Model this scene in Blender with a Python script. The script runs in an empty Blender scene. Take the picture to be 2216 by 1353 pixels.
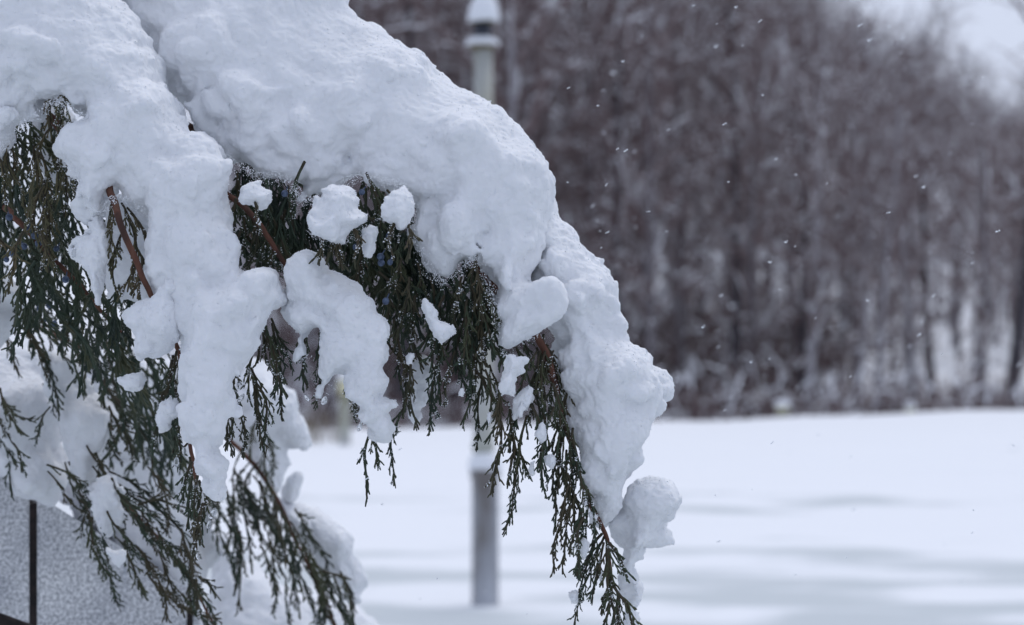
import bpy, math, random
import numpy as np
from mathutils import Vector, Matrix, Quaternion

# ------------------------------------------------------------------ camera, sky, sun, exposure
scene = bpy.context.scene
COL = scene.collection
CAM_Z = 1.6
cam_d = bpy.data.cameras.new("camera")
cam = bpy.data.objects.new("camera", cam_d)
COL.objects.link(cam)
cam.location = (0, 0, CAM_Z)
cam.rotation_euler = (math.pi / 2, 0, 0)
cam_d.sensor_width = 36
cam_d.lens = 80
cam_d.clip_start = 0.05
cam_d.clip_end = 2000
cam_d.dof.use_dof = True
cam_d.dof.focus_distance = 1.745
cam_d.dof.aperture_fstop = 7.8
cam_d.dof.aperture_blades = 7
scene.camera = cam

SUN_EL, SUN_ROT = 62.0, 30.0
world = bpy.data.worlds.new("World")
scene.world = world
world.use_nodes = True
wn, wl = world.node_tree.nodes, world.node_tree.links
bg = wn["Background"]
sky = wn.new("ShaderNodeTexSky")
sky.sky_type = 'NISHITA'
sky.sun_disc = False
sky.sun_elevation = math.radians(SUN_EL)
sky.sun_rotation = math.radians(SUN_ROT)
sky.air_density = 1.0
sky.dust_density = 3.0
sky.ozone_density = 1.0
hsv = wn.new("ShaderNodeHueSaturation")          # cloud cover takes most of the blue out
hsv.inputs["Saturation"].default_value = 0.30
wl.new(sky.outputs[0], hsv.inputs["Color"])
# an even deck of cloud: blend the clear sky with one flat cloud colour
mixc = wn.new("ShaderNodeMix"); mixc.data_type = 'RGBA'
mixc.inputs[0].default_value = 0.8
mixc.inputs[7].default_value = (6.05, 6.72, 8.5, 1)
wl.new(hsv.outputs[0], mixc.inputs[6])
wl.new(mixc.outputs[2], bg.inputs[0])
bg.inputs[1].default_value = 0.115

sun_d = bpy.data.lights.new("sun", 'SUN')
sun_d.energy = 1.0
sun_d.angle = math.radians(40)
sun_d.color = (1.0, 0.975, 0.96)
sun = bpy.data.objects.new("sun", sun_d)
COL.objects.link(sun)
a, e = math.radians(SUN_ROT), math.radians(SUN_EL)
sdir = Vector((math.sin(a) * math.cos(e), math.cos(a) * math.cos(e), math.sin(e)))
sun.rotation_euler = sdir.to_track_quat('Z', 'Y').to_euler()

scene.view_settings.view_transform = 'Standard'
scene.view_settings.look = 'None'
scene.view_settings.exposure = -0.06
scene.view_settings.gamma = 1.0
scene.view_settings.use_curve_mapping = False
scene.render.engine = 'CYCLES'
scene.cycles.max_bounces = 6
scene.cycles.diffuse_bounces = 4
scene.cycles.use_denoising = True

# ------------------------------------------------------------------ helpers
K = 0.45 / 2216.0                    # metres per pixel per metre of distance


def P(px, py, D):
    return Vector(((px - 1108) * K * D, D, CAM_Z - (py - 676.5) * K * D))


def sstep(a, b, x):
    t = np.clip((x - a) / (b - a), 0, 1)
    return t * t * (3 - 2 * t)


_GR = {}


def perlin(p, seed=0):
    """Gradient noise at N x 3 points, about -1 .. 1."""
    if seed not in _GR:
        r = np.random.default_rng(900 + seed)
        g = r.normal(size=(32, 32, 32, 3)).astype(np.float32)
        g /= np.linalg.norm(g, axis=-1, keepdims=True)
        _GR[seed] = g.reshape(-1, 3)
    G = _GR[seed]
    p = p.astype(np.float32)
    i = np.floor(p).astype(np.int32)
    f = p - i
    u = f * f * f * (f * (f * 6 - 15) + 10)
    out = 0
    for dx in (0, 1):
        wx = u[:, 0] if dx else 1 - u[:, 0]
        for dy in (0, 1):
            wy = u[:, 1] if dy else 1 - u[:, 1]
            for dz in (0, 1):
                wz = u[:, 2] if dz else 1 - u[:, 2]
                idx = (((i[:, 0] + dx) & 31) * 32 + ((i[:, 1] + dy) & 31)) * 32 + ((i[:, 2] + dz) & 31)
                g = G[idx]
                d = g[:, 0] * (f[:, 0] - dx) + g[:, 1] * (f[:, 1] - dy) + g[:, 2] * (f[:, 2] - dz)
                out = out + wx * wy * wz * d
    return out * 1.6


def rot3(seed):
    r = np.random.default_rng(seed)
    q = Quaternion(r.normal(size=4).tolist()).normalized()
    return np.array(q.to_matrix(), dtype=np.float32)


def mesh_np(name, V, F, mats, smooth=True, fm=None):
    """Mesh from numpy: V (n,3), F list of (m,k) index arrays or one of them."""
    if not isinstance(F, (list, tuple)):
        F = [F]
    me = bpy.data.meshes.new(name)
    V = np.asarray(V, dtype=np.float32)
    me.vertices.add(len(V))
    me.vertices.foreach_set("co", V.ravel())
    loops = np.concatenate([f.ravel() for f in F]).astype(np.int32)
    tot = np.concatenate([np.full(len(f), f.shape[1], np.int32) for f in F])
    start = np.concatenate([[0], np.cumsum(tot)[:-1]]).astype(np.int32)
    me.loops.add(len(loops))
    me.loops.foreach_set("vertex_index", loops)
    me.polygons.add(len(tot))
    me.polygons.foreach_set("loop_start", start)
    me.polygons.foreach_set("loop_total", tot)
    if fm is not None:
        me.polygons.foreach_set("material_index", np.asarray(fm, np.int32))
    me.update(calc_edges=True)
    me.polygons.foreach_set("use_smooth", np.full(len(tot), smooth, dtype=bool))
    for m in mats:
        me.materials.append(m)
    me.validate()
    return me


class MB:
    """Collects tubes, lathes and boxes into one mesh."""

    def __init__(self):
        self.V, self.F4, self.M4, self.F3, self.M3, self.n = [], [], [], [], [], 0

    def add(self, V, F, m=0):
        V = np.asarray(V, np.float32)
        F = np.asarray(F, np.int32)
        self.V.append(V)
        if F.shape[1] == 4:
            self.F4.append(F + self.n); self.M4.append(np.full(len(F), m))
        else:
            self.F3.append(F + self.n); self.M3.append(np.full(len(F), m))
        self.n += len(V)

    def tube(self, path, rad, sides=5, m=0, cap=True):
        path = np.asarray(path, np.float32)
        n = len(path)
        rad = np.broadcast_to(np.asarray(rad, np.float32), (n,))
        T = np.gradient(path, axis=0)
        T /= np.linalg.norm(T, axis=1, keepdims=True) + 1e-9
        ref = np.array([0.31, 0.92, 0.24], np.float32)
        if abs(T[0] @ ref) > 0.9:
            ref = np.array([0.9, -0.1, 0.4], np.float32)
        U = np.cross(T, ref); U /= np.linalg.norm(U, axis=1, keepdims=True) + 1e-9
        W = np.cross(T, U)
        an = np.arange(sides) * 2 * np.pi / sides
        ring = U[:, None, :] * np.cos(an)[None, :, None] + W[:, None, :] * np.sin(an)[None, :, None]
        V = (path[:, None, :] + ring * rad[:, None, None]).reshape(-1, 3)
        i = np.arange(n - 1)[:, None] * sides
        j = np.arange(sides)[None, :]
        jn = (j + 1) % sides
        F = np.stack([i + j, i + jn, i + sides + jn, i + sides + j], -1).reshape(-1, 4)
        self.add(V, F, m)
        if cap:
            for k, e_ in ((0, -1), (n - 1, 1)):
                base = self.n
                c = path[k] + T[k] * e_ * rad[k] * 0.6
                R = V[k * sides:(k + 1) * sides]
                t = np.arange(sides)
                tn = (t + 1) % sides
                if e_ < 0:
                    FF = np.stack([tn, t, np.full(sides, sides)], -1)
                else:
                    FF = np.stack([t, tn, np.full(sides, sides)], -1)
                self.add(np.vstack([R, c[None]]), FF, m)

    def lathe(self, prof, centre, sides=32, m=0, lump=0.0, seed=0):
        prof = np.asarray(prof, np.float32)
        n = len(prof)
        an = np.arange(sides) * 2 * np.pi / sides
        V = np.zeros((n, sides, 3), np.float32)
        V[:, :, 0] = prof[:, 0:1] * np.cos(an)
        V[:, :, 1] = prof[:, 0:1] * np.sin(an)
        V[:, :, 2] = prof[:, 1:2]
        V = V.reshape(-1, 3)
        if lump:
            nz = perlin((V - np.array([0, 0, prof[:, 1].mean()], np.float32)) * (0.7 / max(prof[:, 0].max(), 1e-3)) + seed * 3.7, 3)
            zm = prof[:, 1].mean()
            V[:, :2] *= (1 + lump * nz[:, None])
            V[:, 2] = zm + (V[:, 2] - zm) * (1 + lump * nz)
        i = np.arange(n - 1)[:, None] * sides
        j = np.arange(sides)[None, :]
        jn = (j + 1) % sides
        F = np.stack([i + j, i + jn, i + sides + jn, i + sides + j], -1).reshape(-1, 4)
        self.add(V + np.asarray(centre, np.float32), F, m)

    def box(self, lo, hi, m=0):
        x0, y0, z0 = lo; x1, y1, z1 = hi
        V = [(x0, y0, z0), (x1, y0, z0), (x1, y1, z0), (x0, y1, z0), (x0, y0, z1), (x1, y0, z1), (x1, y1, z1), (x0, y1, z1)]
        F = [(0, 3, 2, 1), (4, 5, 6, 7), (0, 1, 5, 4), (1, 2, 6, 5), (2, 3, 7, 6), (3, 0, 4, 7)]
        self.add(V, F, m)

    def mesh(self, name, mats, smooth=True):
        F, fm = [], []
        if self.F4:
            F.append(np.concatenate(self.F4)); fm.append(np.concatenate(self.M4))
        if self.F3:
            F.append(np.concatenate(self.F3)); fm.append(np.concatenate(self.M3))
        return mesh_np(name, np.concatenate(self.V), F, mats, smooth, np.concatenate(fm))


def link(name, data, parent=None, loc=None):
    o = bpy.data.objects.new(name, data)
    COL.objects.link(o)
    if parent is not None:
        o.parent = parent
    if loc is not None:
        o.location = loc
    return o


def tag(o, label=None, cat=None, group=None, kind=None):
    if label: o["label"] = label
    if cat: o["category"] = cat
    if group: o["group"] = group
    if kind: o["kind"] = kind
    return o


def copy_thing(root, loc=None, rotz=None, scale=None):
    r = root.copy(); COL.objects.link(r)
    for ch in root.children:
        c = ch.copy(); COL.objects.link(c); c.parent = r
        for g in ch.children:
            d = g.copy(); COL.objects.link(d); d.parent = c
    if loc is not None: r.location = loc
    if rotz is not None: r.rotation_euler = (0, 0, rotz)
    if scale is not None: r.scale = scale
    return r


# ------------------------------------------------------------------ materials
def mat(name, rough=0.8):
    m = bpy.data.materials.new(name)
    m.use_nodes = True
    b = m.node_tree.nodes["Principled BSDF"]
    b.inputs["Roughness"].default_value = rough
    b.inputs["Specular IOR Level"].default_value = 0.3
    return m, m.node_tree.nodes, m.node_tree.links, b


def noise_mix(m, cols, scale, detail=4, coord="Object", stretch=None, lo=0.35, hi=0.65):
    m_, n, l, b = m
    tc = n.new("ShaderNodeTexCoord")
    src = tc.outputs[coord]
    if stretch:
        mp = n.new("ShaderNodeMapping")
        mp.inputs["Scale"].default_value = stretch
        l.new(src, mp.inputs[0]); src = mp.outputs[0]
    nz = n.new("ShaderNodeTexNoise")
    nz.inputs["Scale"].default_value = scale
    nz.inputs["Detail"].default_value = detail
    l.new(src, nz.inputs["Vector"])
    r = n.new("ShaderNodeValToRGB")
    l.new(nz.outputs[0], r.inputs[0])
    els = r.color_ramp.elements
    while len(els) < len(cols): els.new(0.5)
    for k, c in enumerate(cols):
        els[k].position = lo + (hi - lo) * k / (len(cols) - 1)
        els[k].color = (*c, 1)
    l.new(r.outputs[0], b.inputs["Base Color"])
    return nz, r


def add_bump(m, scale, strength, dist, detail=3, coord="Object"):
    m_, n, l, b = m
    tc = n.new("ShaderNodeTexCoord")
    nz = n.new("ShaderNodeTexNoise")
    nz.inputs["Scale"].default_value = scale
    nz.inputs["Detail"].default_value = detail
    l.new(tc.outputs[coord], nz.inputs["Vector"])
    bp = n.new("ShaderNodeBump")
    bp.inputs["Strength"].default_value = strength
    bp.inputs["Distance"].default_value = dist
    l.new(nz.outputs[0], bp.inputs["Height"])
    l.new(bp.outputs[0], b.inputs["Normal"])


_m = mat("fresh_snow", 0.9)
noise_mix(_m, [(0.77, 0.785, 0.81), (0.815, 0.828, 0.852)], 40, 3)
add_bump(_m, 900, 0.35, 0.0008, 3)
SNOW = _m[0]
_b = _m[3]
_b.inputs["Subsurface Weight"].default_value = 0.25
_b.inputs["Subsurface Radius"].default_value = (0.9, 1.0, 1.15)
_b.inputs["Subsurface Scale"].default_value = 0.0035
_m = mat("snow_crystals", 0.9)
_m[3].inputs["Base Color"].default_value = (0.85, 0.87, 0.90, 1)
CRYST = _m[0]

_m = mat("far_snow", 0.95)
_m[3].inputs["Base Color"].default_value = (0.8, 0.82, 0.86, 1)
FARSNOW = _m[0]

# field snow: deep white with icy, thinly covered tracks lying across it
_m = mat("field_snow", 0.9)
m_, n, l, b = _m
tc = n.new("ShaderNodeTexCoord")
mp = n.new("ShaderNodeMapping"); mp.inputs["Scale"].default_value = (0.55, 1.35, 1)
mp.inputs["Rotation"].default_value = (0, 0, 0.03)
l.new(tc.outputs["Object"], mp.inputs[0])
nz = n.new("ShaderNodeTexNoise"); nz.inputs["Scale"].default_value = 1.0; nz.inputs["Detail"].default_value = 5
l.new(mp.outputs[0], nz.inputs["Vector"])
sx = n.new("ShaderNodeSeparateXYZ"); l.new(tc.outputs["Object"], sx.inputs[0])
# the tracks: where the lane lies (distance across the field); unseen near ground is darkened to cut bounced light
lane = n.new("ShaderNodeFloatCurve")
mr = n.new("ShaderNodeMapRange"); mr.inputs[1].default_value = 8; mr.inputs[2].default_value = 34
l.new(sx.outputs["Y"], mr.inputs[0]); l.new(mr.outputs[0], lane.inputs["Value"])
cu = lane.mapping.curves[0]
pts = [(0, 1.0), (0.12, 0.66), (0.20, 0.60), (0.25, 0.50), (0.29, 0.32), (0.33, 0.08), (0.375, 0.20), (0.42, 0.44), (0.455, 0.24), (0.50, 0.0), (1, -0.05)]
cu.points[0].location = pts[0]; cu.points[1].location = pts[-1]
for q in pts[1:-1]: cu.points.new(*q)
lane.mapping.update()
ad = n.new("ShaderNodeMath"); ad.operation = 'ADD'
ct = n.new('ShaderNodeMath'); ct.operation = 'MULTIPLY_ADD'; ct.inputs[1].default_value = 2.0; ct.inputs[2].default_value = -0.5
l.new(nz.outputs[0], ct.inputs[0]); l.new(ct.outputs[0], ad.inputs[0]); l.new(lane.outputs[0], ad.inputs[1])
rp = n.new("ShaderNodeMapRange"); rp.interpolation_type = 'SMOOTHSTEP'
rp.inputs[1].default_value = 0.86; rp.inputs[2].default_value = 1.22
l.new(ad.outputs[0], rp.inputs[0])
mx = n.new("ShaderNodeMix"); mx.data_type = 'RGBA'
mx.inputs[6].default_value = (0.81, 0.83, 0.86, 1)
mx.inputs[7].default_value = (0.545, 0.585, 0.605, 1)
l.new(rp.outputs[0], mx.inputs[0]); l.new(mx.outputs[2], b.inputs["Base Color"])
FIELD = m_

_m = mat("juniper_green", 0.6)
noise_mix(_m, [(0.022, 0.036, 0.026), (0.038, 0.058, 0.036), (0.062, 0.068, 0.034)], 22, 4)
GREEN = _m[0]
_m = mat("juniper_olive", 0.6)
noise_mix(_m, [(0.050, 0.054, 0.028), (0.092, 0.088, 0.044), (0.105, 0.080, 0.042)], 22, 4)
OLIVE = _m[0]
_m = mat("juniper_brown_green", 0.6)
noise_mix(_m, [(0.030, 0.036, 0.022), (0.052, 0.054, 0.030), (0.075, 0.060, 0.034)], 22, 4)
MIXG = _m[0]
_m = mat("juniper_stem", 0.7)
noise_mix(_m, [(0.030, 0.030, 0.020), (0.055, 0.044, 0.026)], 60, 3)
STEM = _m[0]
_m = mat("red_bark", 0.75)
noise_mix(_m, [(0.05, 0.026, 0.02), (0.11, 0.046, 0.03), (0.15, 0.075, 0.05)], 90, 4, stretch=(1, 1, 0.3))
add_bump(_m, 300, 0.4, 0.001)
BARK = _m[0]
_m = mat("berry_blue", 0.55)
noise_mix(_m, [(0.035, 0.05, 0.09), (0.10, 0.135, 0.21)], 260, 3)
BERRY = _m[0]
_m = mat("clear_ice", 0.08)
_m[3].inputs["Base Color"].default_value = (0.93, 0.95, 0.97, 1)
_m[3].inputs["Transmission Weight"].default_value = 0.85
_m[3].inputs["IOR"].default_value = 1.31
add_bump(_m, 500, 0.5, 0.001)
ICE = _m[0]

_m = mat("granite", 0.85)
m_, n, l, b = _m
tc = n.new("ShaderNodeTexCoord")
n1 = n.new("ShaderNodeTexNoise"); n1.inputs["Scale"].default_value = 300; n1.inputs["Detail"].default_value = 7; n1.inputs["Roughness"].default_value = 0.8
n2 = n.new("ShaderNodeTexNoise"); n2.inputs["Scale"].default_value = 14; n2.inputs["Detail"].default_value = 4
l.new(tc.outputs["Object"], n1.inputs["Vector"]); l.new(tc.outputs["Object"], n2.inputs["Vector"])
r1 = n.new("ShaderNodeValToRGB"); l.new(n1.outputs[0], r1.inputs[0])
r1.color_ramp.elements[0].position = 0.40; r1.color_ramp.elements[0].color = (0.27, 0.28, 0.30, 1)
r1.color_ramp.elements[1].position = 0.60; r1.color_ramp.elements[1].color = (0.95, 0.95, 0.96, 1)
r2 = n.new("ShaderNodeValToRGB"); l.new(n2.outputs[0], r2.inputs[0])
r2.color_ramp.elements[0].position = 0.35; r2.color_ramp.elements[0].color = (0.70, 0.71, 0.74, 1)
r2.color_ramp.elements[1].position = 0.65; r2.color_ramp.elements[1].color = (1, 1, 1, 1)
mu = n.new("ShaderNodeMix"); mu.data_type = 'RGBA'; mu.blend_type = 'MULTIPLY'; mu.inputs[0].default_value = 1
l.new(r1.outputs[0], mu.inputs[6]); l.new(r2.outputs[0], mu.inputs[7])
# thin blue runs of stain down the stone
mp = n.new("ShaderNodeMapping"); mp.inputs["Scale"].default_value = (75, 75, 2.5)
l.new(tc.outputs["Object"], mp.inputs[0])
n3 = n.new("ShaderNodeTexNoise"); n3.inputs["Scale"].default_value = 1; n3.inputs["Detail"].default_value = 2
l.new(mp.outputs[0], n3.inputs["Vector"])
r3 = n.new("ShaderNodeMapRange"); r3.inputs[1].default_value = 0.66; r3.inputs[2].default_value = 0.78
r3.inputs[4].default_value = 0.55
l.new(n3.outputs[0], r3.inputs[0])
mb_ = n.new("ShaderNodeMix"); mb_.data_type = 'RGBA'
l.new(r3.outputs[0], mb_.inputs[0]); l.new(mu.outputs[2], mb_.inputs[6])
mb_.inputs[7].default_value = (0.10, 0.19, 0.32, 1)
l.new(mb_.outputs[2], b.inputs["Base Color"])
GRANITE = m_
_m = mat("joint_rust", 0.9)
noise_mix(_m, [(0.014, 0.012, 0.013), (0.035, 0.026, 0.025)], 120, 4)
JOINT = _m[0]

_m = mat("post_paint", 0.6)
noise_mix(_m, [(0.17, 0.155, 0.15), (0.32, 0.33, 0.36), (0.42, 0.44, 0.48)], 5, 5, stretch=(1, 1, 0.35))
POST = _m[0]
_m = mat("post_pale", 0.6)
noise_mix(_m, [(0.22, 0.22, 0.15), (0.40, 0.41, 0.37), (0.46, 0.47, 0.47)], 4, 4, stretch=(1, 1, 0.5))
PALE = _m[0]
_m = mat("lamp_glass", 0.2)
_m[3].inputs["Base Color"].default_value = (0.03, 0.035, 0.05, 1)
LGLASS = _m[0]
_m = mat("brass_rim", 0.5)
_m[3].inputs["Base Color"].default_value = (0.13, 0.10, 0.05, 1)
RIM = _m[0]
_m = mat("yellow_paint", 0.6)
_m[3].inputs["Base Color"].default_value = (0.62, 0.60, 0.42, 1)
YELLOW = _m[0]

_m = mat("wood_bark", 0.9)
noise_mix(_m, [(0.10, 0.09, 0.10), (0.16, 0.145, 0.155), (0.22, 0.205, 0.22)], 1.2, 4)
TBARK = _m[0]
_m = mat("pale_bark", 0.9)
noise_mix(_m, [(0.22, 0.21, 0.23), (0.33, 0.32, 0.34), (0.42, 0.41, 0.43)], 1.2, 4)
PBARK = _m[0]
_m = mat("dark_bark", 0.9)
noise_mix(_m, [(0.04, 0.037, 0.045), (0.075, 0.066, 0.075)], 1.2, 4)
DBARK = _m[0]
_m = mat("twig_brown", 0.9)
noise_mix(_m, [(0.12, 0.086, 0.086), (0.175, 0.126, 0.126), (0.215, 0.165, 0.165)], 0.5, 3)
TWIG = _m[0]
_m = mat("dry_grass", 0.9)
_m[3].inputs["Base Color"].default_value = (0.22, 0.19, 0.15, 1)
DRY = _m[0]


# ------------------------------------------------------------------ the ground
def ground_z(x, y):
    x = np.asarray(x, float); y = np.asarray(y, float)
    p = np.stack([x, y, 0 * x], -1).reshape(-1, 3)
    z = 0.07 * perlin(p * np.array([0.10, 0.22, 1]), 1) + 0.05 * perlin(p * np.array([0.5, 1.1, 1]) + 7, 2)
    z = z.reshape(x.shape) * sstep(6, 11, y)
    z = z + 0.028 * np.clip(x - 0.5, -14, 22) * sstep(20, 34, y)
    z = z - 0.11 * sstep(20, 34, y) - 0.9 * sstep(35, 40, y) + 2.1 * sstep(44, 110, y) + 6 * sstep(110, 320, y)
    return z


xs = np.concatenate([np.linspace(-320, -32, 24), np.linspace(-30, 30, 121), np.linspace(32, 320, 24)])
ys = np.concatenate([np.linspace(-60, 6, 12), np.linspace(7, 46, 131), np.linspace(48, 130, 42), np.linspace(140, 900, 30)])
GX, GY = np.meshgrid(xs, ys)
GZ = ground_z(GX, GY)
nx, ny = len(xs), len(ys)
ii, jj = np.meshgrid(np.arange(nx - 1), np.arange(ny - 1))
q = (jj * nx + ii).ravel()
gm = mesh_np("ground", np.stack([GX.ravel(), GY.ravel(), GZ.ravel()], -1), np.stack([q, q + 1, q + nx + 1, q + nx], -1), [FIELD])
tag(link("ground", gm), kind="structure")

# ------------------------------------------------------------------ granite wall under the bush
wall = tag(link("stone_wall", None), "grey speckled granite wall with dark upright joints under the juniper", "wall")
wc = P(436, 676, 2.31)                        # the near corner
wd = (P(-120, 676, 2.22) - wc)                # along the face, away to the left
wd.z = 0
wang = math.atan2(wd.y, wd.x)
wall.location = (wc.x, wc.y, 0)
wall.rotation_euler = (0, 0, wang)            # local +x runs away along the face, local +y is towards the camera or back
ulen = wd.length
fy = -1 if Matrix.Rotation(wang, 2) @ Vector((0, 1)) @ Vector((0, 1)) > 0 else 1


def wall_top(u):                              # the coping falls towards the near corner
    return min(1.312 + 0.65 * u, 1.52)


pan_w = 0.158
for k in range(7):
    u0, u1 = (0.0, 0.008) if k == 0 else (0.0145 + (k - 1) * pan_w, 0.014 + k * pan_w - 0.0072)
    bvl = 0.003
    nseg = 2
    bv = 0.003
    ux = [u0, u0 + bv, u1 - bv, u1]
    V, F = [], []
    for u in ux:
        rec = bv if u in (u0, u1) else 0.0
        for y in (0.0, 1.0):
            yy = fy * (-rec) if y == 0 else -fy * 0.28
            V += [(u, yy, -0.1), (u, yy, wall_top(u))]
    for c in range(3):
        o = c * 4
        F += [(o, o + 4, o + 5, o + 1), (o + 2, o + 3, o + 7, o + 6), (o + 1, o + 5, o + 7, o + 3)]
    F += [(0, 1, 3, 2), (12, 14, 15, 13)]
    me = mesh_np("panel", np.array(V), np.array(F), [GRANITE], smooth=False)
    link("panel", me, wall)
    if k:
        jb = MB(); jb.box((((k - 1) * pan_w + 0.0065) if k > 1 else 0.0078, min(-fy * 0.26, -fy * 0.004), -0.1), ((k - 1) * pan_w + 0.0147, max(-fy * 0.26, -fy * 0.004), wall_top((k - 1) * pan_w) - 0.004))
        link("joint_filler", jb.mesh("joint_filler", [JOINT], False), wall)
rl = MB()
pa = [P(-120, 1316, 2.05), P(0, 1340, 2.08), P(60, 1362, 2.10), P(160, 1400, 2.12)]
rl.tube([tuple(v) for v in pa], 0.0055, 8)
rl.tube([tuple(pa[0]), (pa[0].x - 0.01, pa[0].y + 0.01, -0.05)], 0.0055, 8)
rl.tube([tuple(pa[-1]), (pa[-1].x + 0.01, pa[-1].y + 0.01, -0.05)], 0.0055, 8)
tag(link("metal_rail", rl.mesh("metal_rail", [JOINT])), "dark rusty metal rail in front of the granite wall at its foot", "rail")

# ------------------------------------------------------------------ the lamp post
D0 = 12.55
s0 = K * D0
lp = P(1050, 1310, D0)
gz = float(ground_z(lp.x, lp.y))
post = tag(link("lamp_post", None, loc=(lp.x, lp.y, gz)), "tall grey lamp post with snow on its shoulder and lantern ring", "lamp post")


def hz(py): return CAM_Z - (py - 676.5) * K * D0 - gz


b_ = MB()
r0 = 29 * s0
b_.lathe([(r0 * 1.02, -0.3), (r0 * 1.02, 0.02), (r0, 0.05), (r0, hz(1036)), (r0 * 1.13, hz(1034)), (r0 * 1.13, hz(1014)), (r0 * 0.7, hz(1004)), (0.01, hz(1002))], (0, 0, 0))
link("base", b_.mesh("base", [POST]), post)
b_ = MB()
r1 = 22 * s0
b_.lathe([(r1, hz(1006)), (r1, hz(975)), (r1 * 1.15, hz(972)), (r1 * 1.15, hz(962)), (r1, hz(958)), (r1 * 0.93, hz(104)), (0.01, hz(103))], (-4 * s0, 0, 0))
link("shaft", b_.mesh("shaft", [PALE]), post)
b_ = MB()
b_.lathe([(0.02, hz(112)), (30 * s0, hz(104)), (32 * s0, hz(98)), (0.02, hz(95))], (-6 * s0, 0, 0))
link("lantern_rim", b_.mesh("lantern_rim", [RIM]), post)
b_ = MB()
b_.lathe([(0.02, hz(52)), (29 * s0, hz(50)), (30 * s0, hz(44)), (10 * s0, hz(30)), (0.02, hz(20))], (-6 * s0, 0, 0))
link("lantern_rim", b_.mesh("lantern_rim", [RIM]), post)
b_ = MB()
b_.lathe([(0.01, hz(97)), (15 * s0, hz(96)), (22 * s0, hz(51)), (0.01, hz(50.5))], (-6 * s0, 0, 0))
link("lantern_glass", b_.mesh("lantern_glass", [LGLASS]), post)
b_ = MB()
b_.lathe([(9 * s0, hz(34)), (8 * s0, hz(-160)), (0.005, hz(-162))], (-14 * s0, 0, 0), 16)
link("top_stem", b_.mesh("top_stem", [PALE]), post)


def snow_cap(r, zlo, zhi, seed, off=0.0, ex=0.55):
    m_ = MB()
    t = np.linspace(0, 1, 14)
    pr = [(0.001, zlo)] + [(r * math.cos(x * math.pi / 2) ** ex, zlo + (zhi - zlo) * math.sin(x * math.pi / 2)) for x in t]
    pr[-1] = (0.001, zhi)
    m_.lathe(pr, (off, 0, 0), 28, lump=0.10, seed=seed)
    return m_.mesh("snow_cap", [FARSNOW])


def put_snow(name, me, root, label, group=None):
    o = link(name, me, loc=root.location)
    return tag(o, label, "snow", group)


put_snow("snow_lump", snow_cap(36 * s0, hz(1015), hz(976), 1), post, "snow ring lying on the shoulder of the lamp post base")
put_snow("snow_lump", snow_cap(36 * s0, hz(98), hz(80), 2, -6 * s0), post, "thin snow ring on the ledge just below the lantern")
put_snow("snow_lump", snow_cap(34 * s0, hz(47), hz(-16), 3, -3 * s0, 0.75), post, "round snowball cap on top of the lamp post lantern")


# bollards standing at the far edge of the field
def bollard(px, py_top, D, wpx, label, slabel, band=0.19):
    s = K * D
    p = P(px, py_top, D)
    g = float(ground_z(p.x, p.y))
    top = p.z - g
    t = tag(link("bollard", None, loc=(p.x, p.y, g)), label, "bollard", "bollards along the far edge of the field")
    r = wpx * s / 2
    m_ = MB(); m_.lathe([(r, -0.2), (r, top - 0.09 - band - 0.015), (r * 1.05, top - 0.09 - band - 0.005), (0.01, top - 0.09 - band)], (0, 0, 0), 20)
    link("shaft", m_.mesh("shaft", [PALE]), t)
    m_ = MB(); m_.lathe([(0.01, top - 0.091 - band), (r * 1.1, top - 0.089 - band), (r * 1.1, top - 0.12), (r * 0.9, top - 0.09), (0.01, top - 0.088)], (0, 0, 0), 20)
    link("cap_band", m_.mesh("cap_band", [YELLOW]), t)
    put_snow("snow_lump", snow_cap(r * 1.35, top - 0.09, top + 0.03, px), t, slabel)


bollard(746, 806, 30.5, 26, "pale bollard with yellow band seen through the gap below a snow lobe", "snow cap on the bollard seen between the hanging snow tongues")
bollard(1694, 868, 41, 26, "yellow banded bollard peeping over the field edge, left of two", "snow cap on the left of two bollards at the field edge", 0.08)
bollard(1970, 872, 41, 22, "yellow banded bollard peeping over the field edge, right of two", "snow cap on the right of two bollards at the field edge", 0.08)

# a few dry stalks at the edge of the field
rg = np.random.default_rng(5)
gb = MB()
for k in range(70):
    p = P(rg.normal(690, 30), 935, 31.5 + rg.uniform(-1, 1))
    z0 = float(ground_z(p.x, p.y))
    h = rg.uniform(0.2, 0.55)
    lx = rg.normal(0, 0.15)
    gb.tube([(p.x, p.y, z0 - 0.05), (p.x + lx * 0.4, p.y, z0 + h * 0.6), (p.x + lx, p.y, z0 + h)], [0.006, 0.005, 0.003], 3, cap=False)
tag(link("dry_grass", gb.mesh("dry_grass", [DRY])), "thin dry grass stalks poking out of the far snow", "grass", kind="stuff")

# ------------------------------------------------------------------ the wood
def branch_path(p0, d, L, n, rg, wob, up=0.0, droop=0.0):
    pts = [np.array(p0, float)]
    d = np.array(d, float); d /= np.linalg.norm(d)
    for k in range(n):
        d = d + rg.normal(size=3) * wob
        d[2] += up - droop * k / n
        d /= np.linalg.norm(d)
        pts.append(pts[-1] + d * L / n)
    return np.array(pts)


def side_dir(d, ang, rg):
    d = d / np.linalg.norm(d)
    r = rg.normal(size=3)
    r -= d * (r @ d); r /= np.linalg.norm(r) + 1e-9
    return d * math.cos(ang) + r * math.sin(ang)


def at(path, t):
    x = t * (len(path) - 1)
    i = min(int(x), len(path) - 2)
    return path[i] + (path[i + 1] - path[i]) * (x - i), path[i + 1] - path[i]


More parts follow.
